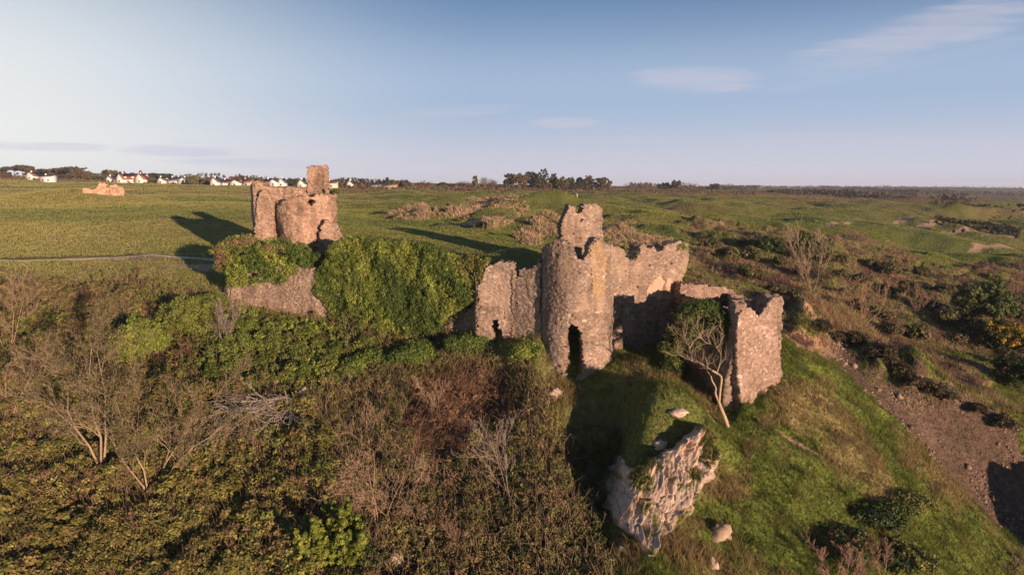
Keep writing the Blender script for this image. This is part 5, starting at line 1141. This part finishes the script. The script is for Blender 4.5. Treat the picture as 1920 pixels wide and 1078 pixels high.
belt('far_hedges', 'red-brown heath and hedges at the foot of the skyline trees', [([(640,470),(760,465),(900,490),(1010,520)], .03, 1.6, 700), ([(850,450),(940,470),(1050,520),(1180,540)], .06, 1.8, 900), ([(1180,560),(1300,600),(1420,640)], .08, 2.2, 600), ([(-100,505),(200,500),(400,485)], .015, 1.2, 350)], [[.19,.10,.065],[.15,.085,.055],[.11,.075,.05],[.22,.14,.085]], 902, .6)
belt('far_treeline', 'low dark trees and gardens behind the skyline houses', [([(-80,565),(200,550),(420,525),(640,508),(770,500)], .008, 6.0, 1000), ([(780,540),(900,560),(960,570),(1150,575)], .01, 4.5, 420)], [[.06,.06,.035],[.09,.075,.05],[.12,.09,.065],[.08,.085,.04]], 904, .55)
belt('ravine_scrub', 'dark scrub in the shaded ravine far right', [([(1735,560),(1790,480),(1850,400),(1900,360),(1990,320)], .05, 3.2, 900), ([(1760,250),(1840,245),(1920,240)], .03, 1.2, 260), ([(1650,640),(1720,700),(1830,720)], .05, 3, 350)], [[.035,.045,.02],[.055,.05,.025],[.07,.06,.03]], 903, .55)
mk = ground_at(1082, 369.5, 210); tag(mesh_np('marker_post', *tubes([mk - [0, 0, .2]], [mk + [0, 0, 1.5]], [.12], [.12], [.75, .7, .55], 6)[:2], M_PAINT, np.tile([.75, .7, .55], (12, 1))), 'small pale marker post on the green mound behind the notched fragment', 'post')
print('skyline', time.time() - T0)
# ------------------------------------------------------------------ sky, sun, camera
HAZE = .00011
SUN_AZ, SUN_EL = 35.0, 5.8          # degrees to the right of straight behind the camera; height
w = bpy.data.worlds.new('World'); scene.world = w; w.use_nodes = True
N = w.node_tree.nodes; L = w.node_tree.links
bg = N['Background']; sky = N.new('ShaderNodeTexSky'); sky.sky_type = 'NISHITA'; sky.sun_disc = False
sky.sun_elevation = rad(SUN_EL); sky.sun_rotation = rad(180 - SUN_AZ); sky.altitude = 60; sky.air_density = 1.; sky.dust_density = 1.2; sky.ozone_density = 2.
bg.inputs['Strength'].default_value = .10
def mth(op, a, b=None, c=None):
    n = N.new('ShaderNodeMath'); n.operation = op
    for k, x in enumerate((a, b, c)):
        if x is None: continue
        if isinstance(x, (int, float)): n.inputs[k].default_value = x
        else: L.new(x, n.inputs[k])
    return n.outputs[0]
def ramp(x, a, b, lo=0., hi=1.):
    n = N.new('ShaderNodeMapRange'); n.interpolation_type = 'SMOOTHSTEP'; n.inputs[1].default_value = a; n.inputs[2].default_value = b; n.inputs[3].default_value = lo; n.inputs[4].default_value = hi
    L.new(x, n.inputs[0]); return n.outputs[0]
def mixcol(f, a, b):
    n = N.new('ShaderNodeMix'); n.data_type = 'RGBA'
    if isinstance(f, (int, float)): n.inputs[0].default_value = f
    else: L.new(f, n.inputs[0])
    for k, x in ((6, a), (7, b)):
        if isinstance(x, tuple): n.inputs[k].default_value = x + (1.,)
        else: L.new(x, n.inputs[k])
    return n.outputs[2]
tcw = N.new('ShaderNodeTexCoord'); sx = N.new('ShaderNodeSeparateXYZ'); L.new(tcw.outputs['Generated'], sx.inputs[0])
dx, dy, dz = sx.outputs
ya = mth('MAXIMUM', dy, .05); el = mth('DIVIDE', dz, ya); azr = mth('DIVIDE', dx, ya)      # bearing and height, as tangents
# hazy band over the horizon, thin glow of the low western haze on the left
K = 10.      # colours below are what the sky shows, times the reciprocal of the strength
def sc(r, g, b, k=1.): return (r * K * k, g * K * k, b * K * k)
base = mixcol(.75, sky.outputs[0], sc(.070, .133, .262))
mid = mth('MULTIPLY', ramp(dz, .13, .27, 1., 0.), .92)
base = mixcol(mid, base, sc(.235, .305, .418))
hz = mth('MULTIPLY', ramp(dz, .01, .125, 1., 0.), .96)
base = mixcol(hz, base, sc(.375, .378, .435))
lg = mth('MULTIPLY', ramp(azr, -.02, -.80, 0., 1.), ramp(dz, .02, .50, 1., 0.))
base = mixcol(mth('MULTIPLY', lg, .95), base, sc(.53, .54, .525))
# thin high cloud: stretched noise inside soft outlines
mp = N.new('ShaderNodeCombineXYZ'); L.new(mth('MULTIPLY', mth('ADD', azr, mth('MULTIPLY', el, -1.6)), 3.), mp.inputs[0]); L.new(mth('MULTIPLY', el, 26.), mp.inputs[1])
cn = N.new('ShaderNodeTexNoise'); cn.inputs['Scale'].default_value = 1.6; cn.inputs['Detail'].default_value = 8; cn.inputs['Roughness'].default_value = .6; L.new(mp.outputs[0], cn.inputs['Vector'])
def cloud(ca, ce, ra, re, tilt, lo=.3, hi=.75, amt=1.):
    a = mth('SUBTRACT', azr, ca); e = mth('SUBTRACT', mth('SUBTRACT', el, ce), mth('MULTIPLY', a, tilt))
    q = mth('ADD', mth('POWER', mth('ABSOLUTE', mth('DIVIDE', a, ra)), 2.), mth('POWER', mth('ABSOLUTE', mth('DIVIDE', e, re)), 2.))
    m = ramp(mth('ADD', q, mth('MULTIPLY', mth('SUBTRACT', cn.outputs['Fac'], .5), -1.6)), 1.15, .15, 0., 1.)
    return mth('MULTIPLY', mth('MULTIPLY', m, ramp(cn.outputs['Fac'], lo, hi, .35, 1.)), amt)

def cae(u, v):
    a, s_ = uv_as(u, v); return float(a), float(s_)
cl = None
for (u_, v_, ru, rv, tilt, amt) in ((1700,120,.2,.012,.2,.2),(1060,230,.055,.009,.02,.7),(860,210,.10,.010,.05,.55),(1230,262,.16,.006,.0,.4),(700,300,.2,.006,0.,.3),(1700,262,.5,.012,.0,.35),(1185,338,.03,.008,0.,.5)):
    a_, e_ = cae(u_, v_); c_ = cloud(a_, e_, ru, rv, tilt, amt=amt); cl = c_ if cl is None else mth('MAXIMUM', cl, c_)
def oval(u_, v_, ru, rv, tilt, amt):
    ca, ce = cae(u_, v_); a = mth('SUBTRACT', azr, ca); e = mth('SUBTRACT', mth('SUBTRACT', el, ce), mth('MULTIPLY', a, tilt))
    q = mth('ADD', mth('POWER', mth('ABSOLUTE', mth('DIVIDE', a, ru)), 2.), mth('POWER', mth('ABSOLUTE', mth('DIVIDE', e, rv)), 2.))
    return mth('MULTIPLY', ramp(mth('ADD', q, mth('MULTIPLY', mth('SUBTRACT', cn.outputs['Fac'], .5), -2.2)), 1.25, .1, 0., 1.), mth('MULTIPLY', ramp(cn.outputs['Fac'], .3, .68, .4, 1.), amt))
cl = mth('MAXIMUM', cl, oval(1306, 151, .095, .021, .01, .55)); cl = mth('MAXIMUM', cl, oval(1335, 160, .06, .014, .06, .62)); cl = mth('MAXIMUM', cl, oval(1770, 52, .22, .034, .26, .6)); cl = mth('MAXIMUM', cl, oval(1640, 95, .10, .018, .16, .45))
base = mixcol(mth('MULTIPLY', cl, 1.), base, sc(.36, .35, .41))
cd = None
for (u_, v_, ru, rv, tilt, amt) in ((90,275,.11,.008,-.02,.9),(330,283,.10,.009,-.03,.9),(500,308,.16,.007,-.03,.7),(640,318,.12,.004,0.,.35),(350,266,.03,.003,0.,.4)):
    a_, e_ = cae(u_, v_); c_ = cloud(a_, e_, ru, rv, tilt, amt=amt); cd = c_ if cd is None else mth('MAXIMUM', cd, c_)
base = mixcol(cd, base, sc(.36, .37, .45))
rear = ramp(dy, -.35, .25, .45, 1.)
fin = N.new('ShaderNodeVectorMath'); fin.operation = 'SCALE'; L.new(base, fin.inputs[0]); L.new(rear, fin.inputs['Scale'])
L.new(fin.outputs[0], bg.inputs['Color'])
sun = bpy.data.lights.new('sun', 'SUN'); sun.energy = 5.0; sun.angle = rad(.5); sun.color = (1., .70, .50)
so = bpy.data.objects.new('sun', sun); COL.objects.link(so)
sd = Vector((math.sin(rad(SUN_AZ)) * math.cos(rad(SUN_EL)), -math.cos(rad(SUN_AZ)) * math.cos(rad(SUN_EL)), math.sin(rad(SUN_EL))))
so.rotation_euler = sd.to_track_quat('Z', 'Y').to_euler(); so.location = (40, -40, 30)
cam = bpy.data.cameras.new('camera'); co = bpy.data.objects.new('camera', cam); COL.objects.link(co)
cam.sensor_width = 36; cam.lens = 36 * FPX / 1920; cam.clip_start = .5; cam.clip_end = 20000
co.rotation_euler = (rad(90) - PITCH, 0, 0); scene.camera = co
vs = scene.view_settings; vs.view_transform = 'Standard'; vs.look = 'None'; vs.gamma = 1; vs.exposure = .75; vs.use_curve_mapping = False
scene.cycles.max_bounces = 5; scene.cycles.diffuse_bounces = 2; scene.cycles.use_denoising = True
# pale evening air: far things fade a little
hv = bpy.data.meshes.new('haze'); hb = [(-9000,-60,-420),(9000,-60,-420),(9000,9000,-420),(-9000,9000,-420),(-9000,-60,60),(9000,-60,60),(9000,9000,60),(-9000,9000,60)]
hv.from_pydata(hb, [], [(0,3,2,1),(4,5,6,7),(0,1,5,4),(1,2,6,5),(2,3,7,6),(3,0,4,7)]); ho = bpy.data.objects.new('haze', hv); COL.objects.link(ho); ho['kind'] = 'stuff'; ho['label'] = 'thin evening haze over the fields'
hm = bpy.data.materials.new('haze'); hm.use_nodes = True; hn = hm.node_tree; hn.nodes.remove(hn.nodes['Principled BSDF'])
pv = hn.nodes.new('ShaderNodeVolumePrincipled'); pv.inputs['Density'].default_value = HAZE; pv.inputs['Color'].default_value = (.78, .84, 1., 1); hn.links.new(pv.outputs[0], hn.nodes['Material Output'].inputs['Volume']); hv.materials.append(hm)
scene.cycles.volume_bounces = 0
print('built', time.time() - T0, len(bpy.data.objects))
